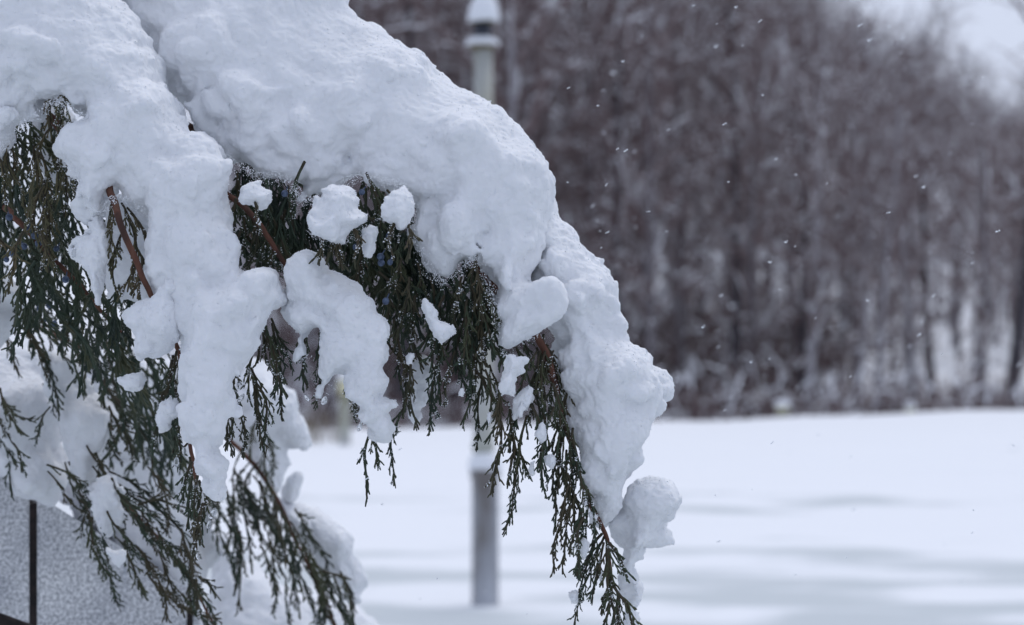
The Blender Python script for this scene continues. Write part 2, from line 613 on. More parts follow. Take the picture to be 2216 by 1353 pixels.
def make_tree(name, seed, H, tr, bark, snow_amt, lean=0.0, first=0.28, nl=26, twig_n=7):
    rg = np.random.default_rng(seed)
    T, C, S = MB(), MB(), MB()
    tp = branch_path((0, 0, -0.6), (lean, 0, 1), H + 0.6, 10, rg, 0.035, 0.03)
    trad = np.linspace(tr, tr * 0.16, 11); trad[0] *= 1.25
    T.tube(tp, trad, 8)

    def snow_on(path, rad, amt):
        if rg.random() > amt: return
        a_, b_ = sorted(rg.uniform(0, 1, 2))
        if b_ - a_ < 0.25: b_ = min(1, a_ + 0.35)
        pts_ = np.array([at(path, t)[0] for t in np.linspace(a_, b_, 6)])
        r_ = np.array([0.3, 1, 1.1, 1.2, 1, 0.3]) * (rad * 0.8 + 0.011)
        pts_[:, 2] += rad * 0.7 + 0.012
        S.tube(pts_, r_, 4)

    for k in range(nl):
        t = first + (0.98 - first) * (k + rg.random()) / nl
        p, d = at(tp, t)
        L = (1.6 + 2.6 * math.sin(math.pi * min(1, (1.03 - t) / (1.03 - first)) ** 0.8)) * rg.uniform(0.7, 1.15) * H / 13
        ld = side_dir(d, math.radians(rg.uniform(35, 75) - 25 * t), rg)
        lp_ = branch_path(p, ld, L, 7, rg, 0.10, 0.05, 0.10)
        lr = tr * 0.34 * (1.1 - t) + 0.014
        C.tube(lp_, np.linspace(lr, 0.009, 8), 4, cap=False)
        snow_on(lp_, lr * 0.6, snow_amt)
        for j in range(7):
            t2 = rg.uniform(0.18, 1)
            p2, d2 = at(lp_, t2)
            sp = branch_path(p2, side_dir(d2, rg.uniform(0.5, 1.1), rg), L * rg.uniform(0.25, 0.5), 5, rg, 0.16, 0.06, 0.14)
            C.tube(sp, np.linspace(0.014, 0.006, 6), 3, cap=False)
            snow_on(sp, 0.008, snow_amt * 0.8)
            for i in range(twig_n):
                p3, d3 = at(sp, rg.uniform(0.1, 1))
                tw = branch_path(p3, side_dir(d3, rg.uniform(0.4, 1.0), rg), rg.uniform(0.35, 0.9), 3, rg, 0.18, 0.03, 0.12)
                C.tube(tw, [0.0072, 0.006, 0.005, 0.0035], 3, cap=False)
                if rg.random() < 0.5 * snow_amt: snow_on(tw, 0.006, 1)
    root = link(name, None)
    link("trunk", T.mesh("trunk", [bark]), root)
    link("crown", C.mesh("crown", [TWIG]), root)
    if S.n: tag(link("snow_cover", S.mesh("snow_cover", [FARSNOW]), root), kind="stuff")
    return root


WG = "bare trees of the winter wood behind the field"
LBL = "bare brown tree with snow on its branches in the wood"
protos = []
for k in range(6):
    bark = [TBARK, PBARK, PBARK, TBARK, DBARK, TBARK][k]
    protos.append(make_tree("bare_tree", 40 + k, 13.0, [0.15, 0.19, 0.17, 0.13, 0.2, 0.16][k], bark, 0.38, first=[0.26, 0.24, 0.3, 0.10, 0.28, 0.22][k]))
rg = np.random.default_rng(77)
spots = []
rows = [(46, 13), (51, 14), (56, 15), (62, 16), (69, 18), (77, 20), (86, 22), (96, 24), (106, 26)]
for D, nrow in rows:
    for k in range(nrow):
        fx = -0.04 + 1.12 * (k + rg.uniform(0.1, 0.9)) / nrow        # fraction across the frame
        fx = 0.24 + 0.82 * (fx + 0.04) / 1.12
        spots.append((fx, D + rg.uniform(-2.5, 2.5)))
used = [False] * 6
for fx, D in spots:
    px = fx * 2216
    k = int(rg.integers(0, 6))
    p = P(px, 676, D)
    # the crowns stand tall at the left and sink towards the right
    topy = np.interp(px, [500, 1100, 1500, 1750, 1900, 2050, 2216, 2350], [-260, -220, -60, 70, 135, 220, 285, 300]) + rg.normal(20, 45)
    g = float(ground_z(p.x, p.y))
    H = (CAM_Z - (topy - 676.5) * K * D - g)
    sc = H / 13.0
    if used[k]:
        o = copy_thing(protos[k])
    else:
        o = protos[k]; used[k] = True
    o.location = (p.x, p.y, g - 0.1)
    o.rotation_euler = (0, 0, rg.uniform(0, 6.28))
    w = sc * rg.uniform(0.85, 1.1)
    o.scale = (w, w, sc)
    if k in (1, 2):
        tag(o, "bare tree with a pale grey trunk in the snowy wood", "tree", "pale trunked trees of the winter wood")
    elif k == 4:
        tag(o, "bare tree with a dark, nearly black trunk in the snowy wood", "tree", "dark trunked trees of the winter wood")
    else:
        tag(o, LBL, "tree", WG)
lt = make_tree("bare_tree", 91, 12.0, 0.15, DBARK, 0.25, lean=0.16, first=0.35)
p = P(2165, 676, 44)
lt.location = (p.x, p.y, float(ground_z(p.x, p.y)))
lt.rotation_euler = (0, 0, 0.1)
tag(lt, "dark trunked tree leaning right at the right end of the wood", "tree")


def make_shrub(seed, H):
    rg = np.random.default_rng(seed)
    C, S = MB(), MB()
    for k in range(16):
        d = side_dir(np.array([0, 0, 1.0]), rg.uniform(0.1, 0.9), rg)
        L = H * rg.uniform(0.6, 1.05)
        bp = branch_path((rg.normal(0, 0.1), rg.normal(0, 0.1), -0.1), d, L, 6, rg, 0.10, 0.03, 0.12)
        C.tube(bp, np.linspace(0.018, 0.006, 7), 3, cap=False)
        for j in range(10):
            p2, d2 = at(bp, rg.uniform(0.2, 1))
            tw = branch_path(p2, side_dir(d2, rg.uniform(0.4, 0.9), rg), L * rg.uniform(0.2, 0.4), 4, rg, 0.15, 0.02, 0.14)
            C.tube(tw, [0.009, 0.008, 0.007, 0.006, 0.004], 3, cap=False)
            if rg.random() < 0.16:
                S.tube(tw + np.array([0, 0, 0.014]), [0.006, 0.02, 0.022, 0.018, 0.005], 4)
    r = link("bare_shrub", None)
    link("branches", C.mesh("branches", [TWIG]), r)
    tag(link("snow_cover", S.mesh("snow_cover", [FARSNOW]), r), kind="stuff")
    return r


shp = [make_shrub(200 + k, 1.2) for k in range(3)]
su = [False] * 3
for k in range(82):
    px = 560 + 1750 * ((k % 45) + rg.random()) / 45 * (1 if k < 45 else 0.85)
    D = rg.uniform(40, 47) if k < 45 else rg.uniform(49, 80)
    p = P(px, 676, D)
    j = k % 3
    o = copy_thing(shp[j]) if su[j] else shp[j]
    su[j] = True
    o.location = (p.x, p.y, float(ground_z(p.x, p.y)))
    o.rotation_euler = (0, 0, rg.uniform(0, 6.28))
    q_ = rg.uniform(0.7, 1.35) * (1 if k < 45 else 2.2)
    o.scale = (q_ * 1.3, q_ * 1.3, q_)
    tag(o, "low bare shrub dusted with snow at the edge of the wood", "shrub", "bare shrubs along the edge of the wood")

# ------------------------------------------------------------------ the juniper
bush_base = Vector((-0.95, 2.75, 1.25))
bush = tag(link("juniper_bush", None, loc=bush_base), "dark green juniper bush with boughs bowed down under heavy snow", "juniper")
BUSH_INV = Matrix.Translation(-bush_base)


def cr_spline(pts, sub=8, closed=False):
    pts = np.asarray(pts, float)
    n = len(pts)
    out = []
    rng_ = range(n) if closed else range(n - 1)
    for i in rng_:
        if closed:
            p0, p1, p2, p3 = pts[(i - 1) % n], pts[i], pts[(i + 1) % n], pts[(i + 2) % n]
        else:
            p0, p1, p2, p3 = pts[max(i - 1, 0)], pts[i], pts[i + 1], pts[min(i + 2, n - 1)]
        for t in np.linspace(0, 1, sub, endpoint=False):
            out.append(0.5 * ((2 * p1) + (-p0 + p2) * t + (2 * p0 - 5 * p1 + 4 * p2 - p3) * t * t + (-p0 + 3 * p1 - 3 * p2 + p3) * t ** 3))
    if not closed: out.append(pts[-1])
    return np.array(out)


def scaly(n, r, tip=0.75):
    x = np.linspace(1, tip, n) * r
    x = x * (1 + 0.13 * np.where(np.arange(n) % 2, 1, -1))
    return x


def gen_spray(L, rg, dense=1.0, green=None):
    m_ = MB()
    n = max(8, int(L / 0.0035))
    bend = rg.normal(0, 0.35, 2)
    t = np.linspace(0, 1, n)
    ax = np.stack([bend[0] * L * (t ** 2 - t) * 0.9 + 0.02 * L * np.sin(t * 9 + rg.uniform(0, 6)), bend[1] * L * (t ** 2 - t) * 0.9, -L * t], -1)
    m_.tube(ax, np.linspace(1, 0.62, n) * 0.0011, 5, 1)
    sp = 0.0043 / dense
    ns = int(L * 0.93 / sp)
    pl = rg.uniform(0, math.pi)
    for k in range(ns):
        tt = 0.03 + 0.90 * (k + rg.uniform(0.2, 0.8)) / ns
        p, d = at(ax, tt)
        d = d / np.linalg.norm(d)
        phi = pl + (k % 2) * math.pi + rg.normal(0, 0.65)
        side = np.array([math.cos(phi), math.sin(phi), 0.0])
        Ls = (0.007 + 0.24 * L * (1 - tt) ** 0.8) * rg.uniform(0.45, 1.15)
        Ls = min(Ls, 0.025)
        ang = math.radians(rg.uniform(14, 30))
        dd = d * math.cos(ang) + side * math.sin(ang)
        nn = max(4, int(Ls / 0.0022))
        pts_ = [p]
        cur = dd.copy()
        for i in range(nn):
            cur = cur + np.array([0, 0, -0.06]) * 4 / nn + rg.normal(size=3) * 0.05
            cur /= np.linalg.norm(cur)
            pts_.append(pts_[-1] + cur * Ls / nn)
        pts_ = np.array(pts_)
        m_.tube(pts_, scaly(nn + 1, 0.00074), 5, 0)
        nt = int(Ls / 0.0046)
        for j in range(nt):
            p2, d2 = at(pts_, 0.22 + 0.72 * (j + rg.uniform(0.1, 0.9)) / nt)
            d2 = d2 / np.linalg.norm(d2)
            sd = side * (1 if j % 2 else -1) + rg.normal(size=3) * 0.35
            sd -= d2 * (sd @ d2); sd /= np.linalg.norm(sd) + 1e-9
            a2 = math.radians(rg.uniform(20, 38))
            Lt = rg.uniform(0.0025, 0.0062)
            e2 = d2 * math.cos(a2) + sd * math.sin(a2)
            pp = np.array([p2, p2 + e2 * Lt * 0.5, p2 + e2 * Lt + np.array([0, 0, -0.1 * Lt])])
            m_.tube(pp, [0.00058, 0.00072, 0.0005], 4, 0)
    return m_.mesh("spray", [green or GREEN, STEM])


rg = np.random.default_rng(11)
LENS = [0.028, 0.05, 0.08, 0.12]
SPR = {}
for kind, gmat in (("g", GREEN), ("m", MIXG), ("o", OLIVE)):
    for L in LENS:
        SPR[kind, L] = [gen_spray(L, rg, 1.0, gmat) for _ in range(5 if kind == "g" else 4)]

bough_n = 0


def bough(pix, r0, r1, label=None):
    """pix: (px, py, D) down the bough; the near end is tied back to the root of the bush."""
    pts = [tuple(P(*q)) for q in pix]
    path = cr_spline(pts, 8)
    m_ = MB()
    n = len(path)
    wob = np.stack([perlin(path * 60 + 3, 4), perlin(path * 60 + 9, 5), perlin(path * 60 + 31, 6)], -1) * 0.0012
    m_.tube(path + wob - np.array(bush_base), np.linspace(r0, r1, n), 7)
    o = link("bough", m_.mesh("bough", [BARK]), bush)
    if label: o["label"] = label
    return o


def spray(b, x0, y0, x1, y1, D, kind="g", dD=0.0):
    p0, p1 = P(x0, y0, D), P(x1, y1, D + dD)
    if kind == "g" and rg.random() < 0.25: kind = "m"
    v = p1 - p0
    Lr = v.length
    L = min(LENS, key=lambda q: abs(math.log(q / Lr)))
    o = link("spray", SPR[kind, L][int(rg.integers(0, len(SPR[kind, L])))], b)
    rot = Vector((0, 0, -1)).rotation_difference(v.normalized()) @ Quaternion((0, 0, 1), rg.uniform(0, 6.28))
    o.rotation_mode = 'QUATERNION'
    o.rotation_quaternion = rot
    s = Lr / L
    o.scale = (min(1.2, max(0.8, s)),) * 2 + (s,)
    o.location = p0 - bush_base
    return o


root_px = (-900, 520, 2.6)
B_main = bough([root_px, (-250, 330, 2.05), (150, 200, 1.88), (450, 290, 1.86), (700, 340, 1.85), (900, 440, 1.83), (1050, 600, 1.80), (1172, 745, 1.79), (1218, 900, 1.80), (1275, 1080, 1.80), (1312, 1165, 1.80), (1325, 1290, 1.80)], 0.0060, 0.0014)
B_left = bough([root_px, (-260, 280, 1.98), (60, 240, 1.83), (150, 310, 1.79), (215, 368, 1.755), (243, 425, 1.735), (264, 490, 1.715), (300, 575, 1.72), (332, 650, 1.73), (385, 760, 1.75), (402, 900, 1.75), (425, 1040, 1.75)], 0.0042, 0.0014, "reddish bough bare of needles beside the left snow column")
B_mid = bough([(150, 290, 1.86), (420, 380, 1.80), (540, 460, 1.76), (590, 530, 1.76), (640, 610, 1.77), (690, 690, 1.77), (750, 800, 1.77)], 0.0030, 0.0012)
B_dark = bough([root_px, (-260, 400, 2.1), (-20, 440, 1.90), (40, 480, 1.86), (110, 555, 1.86), (175, 620, 1.87), (260, 720, 1.9)], 0.0036, 0.0013)
B_back = bough([root_px, (-260, 600, 2.4), (0, 760, 2.34), (110, 870, 2.32), (190, 1010, 2.22), (300, 1120, 2.14), (400, 1235, 2.14), (470, 1370, 2.15)], 0.0026, 0.0012)
B_low = bough([root_px, (-300, 560, 2.6), (150, 740, 2.5), (400, 880, 2.45), (530, 985, 2.43), (590, 1060, 2.42), (640, 1170, 2.42), (700, 1290, 2.42), (745, 1400, 2.42)], 0.0036, 0.0014)
trunk = MB()
trunk.tube([(0, 0.05, -1.3), (0.03, 0.03, -0.7), (0.0, 0.0, -0.1), tuple(P(*root_px) - bush_base)], [0.05, 0.045, 0.035, 0.02], 10)
link("stem", trunk.mesh("stem", [BARK]), bush)

# sprays named one by one, read off the photograph: (x0, y0, x1, y1)
main = """1010 570 965 760;1022 570 1000 800;1030 575 1038 780;1040 600 1070 770;1000 600 985 720;1050 640 1078 800;
930 600 905 760;905 570 868 700;870 560 838 690;885 600 850 740;900 640 915 800;960 640 940 800;950 760 928 944;965 720 955 870;
1000 700 1000 920;985 760 965 880;1020 740 1010 860;1040 800 1030 975;1050 800 1045 930;1060 790 1075 900;
1090 830 1069 1067;1100 870 1085 980;1075 850 1050 960;1130 860 1118 1000;1120 960 1088 1158;1140 900 1150 1040;1110 900 1100 1050;
1160 760 1118 870;1172 760 1150 900;1180 760 1180 900;1190 760 1206 850;1165 800 1140 920;1195 830 1190 1000;1175 860 1165 1010;1200 880 1183 1080;1150 880 1162 1020;
1222 900 1205 1060;1230 930 1212 1110;1240 950 1222 1120;1225 1000 1205 1150;1235 1050 1197 1240;1245 1070 1219 1243;1255 1020 1250 1150;1262 1040 1266 1180;1270 1060 1284 1165;1258 1100 1247 1246;1240 1080 1230 1200;1215 960 1200 1080;1262 1120 1262 1250;1275 1080 1278 1200;
1302 1155 1262 1240;1305 1160 1250 1290;1308 1175 1280 1300;1312 1180 1302 1330;1316 1185 1330 1345;1320 1175 1358 1250;1310 1160 1345 1220;1285 1180 1243 1353;1318 1240 1292 1370;1325 1260 1322 1390;1330 1270 1372 1360;1338 1290 1350 1390;1290 1200 1270 1290;
840 740 868 900;865 760 880 880;880 860 852 1052;890 780 905 930;860 720 890 850;850 690 865 800;"""
for s_ in main.replace("\n", "").split(";"):
    if s_: spray(B_main, *map(float, s_.split()), 1.785 + rg.uniform(-0.02, 0.02), "g", rg.normal(0, 0.008))
mid = """568 690 600 830;575 690 622 860;585 690 632 800;590 700 610 912;565 690 560 780;550 760 545 880;548 800 575 990;556 830 560 970;540 790 552 930;
688 700 680 885;685 690 668 840;690 720 692 800;752 812 772 915;757 815 765 880;800 930 797 1080;806 932 818 1012;815 935 822 945;832 925 842 948;845 925 858 940;
640 600 618 590;560 470 530 590;575 490 545 600;590 520 580 600;600 530 612 590;530 470 512 590;520 500 505 590;510 430 508 520;"""
for q_ in ((720, 468, 706, 566), (752, 480, 766, 560), (862, 470, 850, 556), (698, 500, 690, 575), (552, 432, 566, 500), (880, 470, 884, 560), (735, 500, 742, 585)):
    spray(B_main, *q_, 1.73, "m", -0.012)
for s_ in mid.replace("\n", "").split(";"):
    if s_: spray(B_mid, *map(float, s_.split()), 1.768 + rg.uniform(-0.008, 0.008), "g", 0)
left = """245 430 262 560;262 440 285 560;275 450 318 560;285 460 335 590;255 450 238 560;292 510 282 640;300 560 262 640;310 560 300 650;300 540 340 610;268 500 255 640;
383 760 340 900;375 770 348 860;386 780 386 960;372 780 362 880;380 840 372 980;365 880 332 972;350 860 340 940;395 880 392 1000;
428 1030 420 1120;432 1040 440 1120;436 1050 412 1242;448 1050 468 1085;405 960 385 1015;412 990 402 1140;425 1060 436 1170;415 1000 395 1090;440 1090 425 1190;
500 795 516 835;496 820 520 890;496 850 505 985;505 870 524 990;500 860 488 975;505 790 500 850;"""
for s_ in left.replace("\n", "").split(";"):
    if s_: spray(B_left, *map(float, s_.split()), 1.745 + rg.uniform(-0.012, 0.012), "o" if float(s_.split()[1]) < 660 else "g", 0)
back = """0 640 40 812;40 690 105 830;60 710 128 900;95 830 142 915;0 840 60 945;5 860 75 905;-10 870 40 1010;20 950 25 1072;30 960 48 1022;108 880 82 962;-20 880 30 960;
240 860 330 1022;235 880 295 1000;150 1000 175 1165;140 1000 200 1130;190 1110 265 1322;170 1060 235 1220;235 1020 370 1125;230 1030 360 1150;300 1090 432 1140;340 1140 445 1285;240 1050 330 1180;
200 1120 240 1250;250 1160 368 1262;290 1180 362 1345;270 1170 320 1300;350 1170 440 1300;380 1220 470 1372;410 1250 480 1400;260 880 300 1000;225 820 250 960;210 820 280 930;215 900 265 1010;
320 1010 360 1160;400 1180 430 1330;150 640 160 760;190 650 200 790;130 670 180 800;60 660 110 760;90 690 150 800;20 650 60 760;230 680 240 800;250 700 290 840;270 740 265 870"""
for s_ in back.replace("\n", "").split(";"):
    if s_: spray(B_back, *map(float, s_.split()), 2.10 + rg.uniform(-0.05, 0.05), "g", rg.normal(0, 0.02))
low = """480 1040 490 1200;500 1040 520 1210;510 1050 545 1240;530 1040 570 1180;545 1030 590 1200;560 1040 610 1220;490 1100 505 1290;520 1150 512 1330;590 1070 620 1230;600 1090 625 1310;
610 1110 660 1300;625 1130 690 1360;640 1160 650 1340;655 1150 715 1300;670 1200 730 1370;700 1235 760 1335;715 1240 745 1360;705 1245 700 1360;580 1150 600 1290;560 1180 590 1330;540 1000 505 1080;560 1000 530 1100;470 1080 470 1190;620 1250 640 1390;690 1300 700 1400;
560 900 545 1000;575 930 590 1030;530 960 500 1040;640 1100 690 1180;650 1110 700 1200;440 980 450 1100;460 1000 480 1120"""
for s_ in low.replace("\n", "").split(";"):
    if s_: spray(B_low, *map(float, s_.split()), 2.40 + rg.uniform(-0.05, 0.05), "g", rg.normal(0, 0.02))


def inside(poly, x, y):
    c = False
    n = len(poly)
    for i in range(n):
        x0, y0 = poly[i]; x1, y1 = poly[(i + 1) % n]
        if (y0 > y) != (y1 > y) and x < (x1 - x0) * (y - y0) / (y1 - y0) + x0: c = not c
    return c


def fill(b, poly, N, Dlo, Dhi, Lpx, ang, kind="g"):
    xs_, ys_ = [q[0] for q in poly], [q[1] for q in poly]
    k = 0
    while k < N:
        x, y = rg.uniform(min(xs_), max(xs_)), rg.uniform(min(ys_), max(ys_))
        if not inside(poly, x, y): continue
        L = rg.uniform(*Lpx); a_ = math.radians(rg.normal(ang, 16))
        x0, y0 = x - math.sin(a_) * L * 0.5, y - math.cos(a_) * L * 0.5
        spray(b, x0, y0, x0 + math.sin(a_) * L, y0 + math.cos(a_) * L, rg.uniform(Dlo, Dhi), kind, rg.normal(0, 0.01))
        k += 1


pocket_main = [(512, 360), (545, 380), (630, 385), (665, 440), (690, 520), (760, 510), (785, 390), (870, 395), (850, 480), (905, 520), (960, 600), (1035, 560), (1075, 680), (1075, 740), (990, 770), (930, 720), (860, 720), (800, 620), (700, 550), (640, 520), (615, 575), (520, 580), (512, 480)]
fill(B_main, pocket_main, 28, 1.770, 1.80, (80, 160), 8)
pocket_left = [(0, 340), (60, 280), (110, 225), (150, 245), (130, 290), (142, 350), (172, 410), (185, 470), (170, 560), (120, 560), (0, 580)]
fill(B_back, [(135, 990), (250, 1020), (400, 1150), (470, 1340), (420, 1340), (330, 1200), (220, 1130), (150, 1090)], 18, 2.06, 2.14, (100, 200), 38)
fill(B_low, [(470, 1030), (600, 1060), (720, 1240), (760, 1340), (680, 1353), (600, 1250), (480, 1200)], 16, 2.36, 2.44, (120, 220), 16)
fill(B_main, [(985, 610), (1045, 600), (1075, 740), (1060, 850), (1000, 800)], 6, 1.77, 1.80, (110, 200), -2)
fill(B_main, [(1180, 860), (1220, 900), (1280, 1080), (1270, 1170), (1230, 1110)], 5, 1.775, 1.80, (100, 180), -6)
fill(B_main, [(1120, 745), (1185, 725), (1205, 850), (1150, 880), (1110, 820)], 7, 1.785, 1.81, (90, 160), 4)
fill(B_left, pocket_left, 22, 1.75, 1.79, (90, 190), 6, "o")
pocket_dark = [(0, 400), (170, 420), (190, 600), (310, 650), (300, 760), (250, 830), (180, 790), (60, 690), (0, 600)]
# the unlit inner mass of foliage that closes the view through the bush
inner = MB()
src = [SPR["g", 0.05][0], SPR["g", 0.05][1], SPR["g", 0.05][2], SPR["g", 0.028][0]]
arr = []
for me in src:
    v = np.zeros(len(me.vertices) * 3, np.float32); me.vertices.foreach_get("co", v)
    f4 = np.array([tuple(p.vertices) for p in me.polygons if len(p.vertices) == 4], np.int32)
    arr.append((v.reshape(-1, 3), f4))
deep = [([(-40, 250), (110, 215), (150, 240), (150, 420), (-40, 420)], 44, 1.86, 1.96, 8), ([(-40, 380), (160, 400), (190, 560), (330, 660), (330, 860), (370, 980), (330, 1010), (230, 840), (60, 690), (-40, 640)], 120, 1.95, 2.12, 10),
        ([(0, 400), (170, 420), (190, 600), (310, 650), (300, 760), (250, 830), (180, 790), (60, 690), (0, 600)], 75, 1.83, 1.95, 12),
        (pocket_main, 70, 1.79, 1.84, 8),
        ([(515, 370), (640, 400), (690, 530), (780, 480), (880, 460), (900, 560), (1010, 640), (940, 680), (850, 660), (720, 560), (620, 560), (520, 560)], 125, 1.83, 1.89, 12),
        ([(180, 780), (300, 790), (385, 850), (392, 1000), (330, 1040), (275, 985), (235, 900)], 60, 2.16, 2.30, 18)]
for poly, N, d0, d1, ang in deep:
    k = 0
    while k < N:
        x = rg.uniform(min(q[0] for q in poly), max(q[0] for q in poly)); y = rg.uniform(min(q[1] for q in poly), max(q[1] for q in poly))
        if not inside(poly, x, y): continue
        V, F = arr[int(rg.integers(0, 4))]
        R = np.array((Quaternion((0, 1, 0), rg.normal(-0.18, 0.33)) @ Quaternion((1, 0, 0), rg.normal(0, 0.4)) @ Quaternion((0, 0, 1), rg.uniform(0, 6.28))).to_matrix())
        inner.add(V @ R.T * rg.uniform(0.9, 1.3) + np.array(P(x, y - 50, rg.uniform(d0, d1)) - bush_base), F)
        k += 1
o = link("inner_foliage", inner.mesh("inner_foliage", [GREEN]), bush)
o["kind"] = "stuff"

# berries
bm_ = MB()
t = np.linspace(0, math.pi, 9)
pr = [(max(1e-5, 0.00265 * math.sin(x) * (1 + 0.03 * math.cos(3 * x))), -0.00275 * math.cos(x)) for x in t]
bm_.lathe(pr, (0, 0, 0), 14, lump=0.05)
bm_.tube([(0, 0, 0.0024), (0.0004, 0, 0.006)], [0.0006, 0.0005], 5)
berry_me = bm_.mesh("berry", [BERRY])
for par, D, lst in ((B_main, 1.752, [(823, 555), (825, 569), (844, 568), (835, 652), (842, 511), (783, 416), (616, 419), (770, 535)]),
                    (B_dark, 1.80, [(75, 510), (83, 527), (52, 533), (25, 547), (14, 562), (122, 538), (142, 605), (60, 497), (20, 470)]),
                    (B_back, 2.02, [(86, 668), (105, 662), (100, 690), (118, 700)])):
    for x, y in lst:
        o = link("berry", berry_me, par)
        o.location = P(x, y, D) - bush_base
        o.rotation_euler = (rg.uniform(-0.6, 0.6), rg.uniform(-0.6, 0.6), rg.uniform(0, 6))
        o.scale = (rg.uniform(0.85, 1.1),) * 3


# ------------------------------------------------------------------ snow lying on the boughs
def surface_nets(F, org, h):
    """Vertices and quads of the zero level of F (positive inside)."""
    ins = F > 0
    s = [ins[dx:ins.shape[0] - 1 + dx, dy:ins.shape[1] - 1 + dy, dz:ins.shape[2] - 1 + dz] for dx in (0, 1) for dy in (0, 1) for dz in (0, 1)]
    cnt = sum(a_.astype(np.int8) for a_ in s)
    act = (cnt > 0) & (cnt < 8)
    c = np.argwhere(act)
    idx = np.full(act.shape, -1, np.int32)
    idx[act] = np.arange(len(c))
    corners = np.array([(dx, dy, dz) for dx in (0, 1) for dy in (0, 1) for dz in (0, 1)])
    vals = np.stack([F[c[:, 0] + k[0], c[:, 1] + k[1], c[:, 2] + k[2]] for k in corners], -1)
    acc = np.zeros((len(c), 3), np.float32); wt = np.zeros(len(c), np.float32)
    for a_ in range(8):
        for b2 in range(a_ + 1, 8):
            dv = corners[b2] - corners[a_]
            if np.abs(dv).sum() != 1: continue
            va, vb = vals[:, a_], vals[:, b2]
            cr = (va > 0) != (vb > 0)
            tt = np.where(cr, va / np.where(cr, va - vb, 1), 0)
            acc += np.where(cr[:, None], corners[a_] + tt[:, None] * dv, 0)
            wt += cr
    V = (c + acc / wt[:, None]) * h + org
    quads = []
    for ax in range(3):
        o1, o2 = (ax + 1) % 3, (ax + 2) % 3
        sl0 = [slice(None)] * 3; sl1 = [slice(None)] * 3
        sl0[ax] = slice(0, -1); sl1[ax] = slice(1, None)
        a_, b2 = ins[tuple(sl0)], ins[tuple(sl1)]
        e_ = np.argwhere(a_ != b2)
        e_ = e_[(e_[:, o1] > 0) & (e_[:, o2] > 0) & (e_[:, o1] < F.shape[o1] - 1) & (e_[:, o2] < F.shape[o2] - 1)]
        pos = a_[e_[:, 0], e_[:, 1], e_[:, 2]]
        def cell(d1, d2):
            q_ = e_.copy(); q_[:, o1] += d1; q_[:, o2] += d2
            return idx[q_[:, 0], q_[:, 1], q_[:, 2]]
        Q = np.stack([cell(-1, -1), cell(0, -1), cell(0, 0), cell(-1, 0)], -1)
        Q[~pos] = Q[~pos][:, ::-1]
        quads.append(Q)
    return V.astype(np.float32), np.concatenate(quads)


def subdivide(V, Q):
    """One Catmull-Clark step on a quad mesh."""
    n = len(V)
    fc = V[Q].mean(1)
    E = np.concatenate([Q[:, [0, 1]], Q[:, [1, 2]], Q[:, [2, 3]], Q[:, [3, 0]]])
    Es = np.sort(E, 1).astype(np.int64)
    key = Es[:, 0] * n + Es[:, 1]
    u, inv = np.unique(key, return_inverse=True)
    ea, eb = (u // n).astype(np.int64), (u % n).astype(np.int64)
    nf = len(Q)
    fid = np.tile(np.arange(nf), 4)
    es = np.zeros((len(u), 3)); ec = np.zeros(len(u))
    for k in range(3): es[:, k] = np.bincount(inv, fc[fid, k], len(u))
    ec = np.bincount(inv, minlength=len(u))
    mid_ = (V[ea] + V[eb]) / 2
    ep = (V[ea] + V[eb] + es * (2 / ec)[:, None]) / 4
    vf = np.zeros((n, 3)); vm = np.zeros((n, 3))
    val = np.bincount(Q.ravel(), minlength=n).astype(float)
    vale = np.bincount(np.concatenate([ea, eb]), minlength=n).astype(float)
    for k in range(3):
        vf[:, k] = np.bincount(Q.ravel(), np.repeat(fc[:, k], 4), n)
        vm[:, k] = np.bincount(np.concatenate([ea, eb]), np.tile(mid_[:, k], 2), n)
    val = np.maximum(val, 1); vale = np.maximum(vale, 1)
    nv = (vf / val[:, None] + 2 * vm / vale[:, None] + (val - 3)[:, None] * V) / val[:, None]
    eid = inv.reshape(4, nf) + n
    cid = np.arange(nf) + n + len(u)
    Q2 = []
    for k in range(4):
        Q2.append(np.stack([Q[:, k], eid[k], cid, eid[(k - 1) % 4]], -1))
    return np.concatenate([nv, ep, fc]).astype(np.float32), np.concatenate(Q2).astype(np.int32)


def largest(V, Q):
    """Keep the biggest connected piece."""
    lab = np.arange(len(V))
    E = np.concatenate([Q[:, [0, 1]], Q[:, [1, 2]], Q[:, [2, 3]], Q[:, [3, 0]]])
    for _ in range(200):
        old = lab.copy()
        m_ = np.minimum(lab[E[:, 0]], lab[E[:, 1]])
        np.minimum.at(lab, E[:, 0], m_); np.minimum.at(lab, E[:, 1], m_)
        lab = lab[lab]; lab = lab[lab]
        if (lab == old).all(): break
    big = np.bincount(lab).argmax()
    keep = lab == big
    new = np.cumsum(keep) - 1
    return V[keep], new[Q[keep[Q[:, 0]]]].astype(np.int32)


def vnormals(V, Q):
    a_, b2, c, d = (V[Q[:, k]] for k in range(4))
    fn = np.cross(c - a_, d - b2)
    N = np.zeros_like(V)
    for k in range(3):
        N[:, k] = np.bincount(Q.ravel(), np.repeat(fn[:, k], 4), len(V))
    return N / (np.linalg.norm(N, axis=1, keepdims=True) + 1e-12)


OCT_V = np.array([(1, 0, 0), (-1, 0, 0), (0, 1, 0), (0, -1, 0), (0, 0, 1), (0, 0, -1)], np.float32)
OCT_F = np.array([(0, 2, 4), (2, 1, 4), (1, 3, 4), (3, 0, 4), (2, 0, 5), (1, 2, 5), (3, 1, 5), (0, 3, 5)], np.int32)


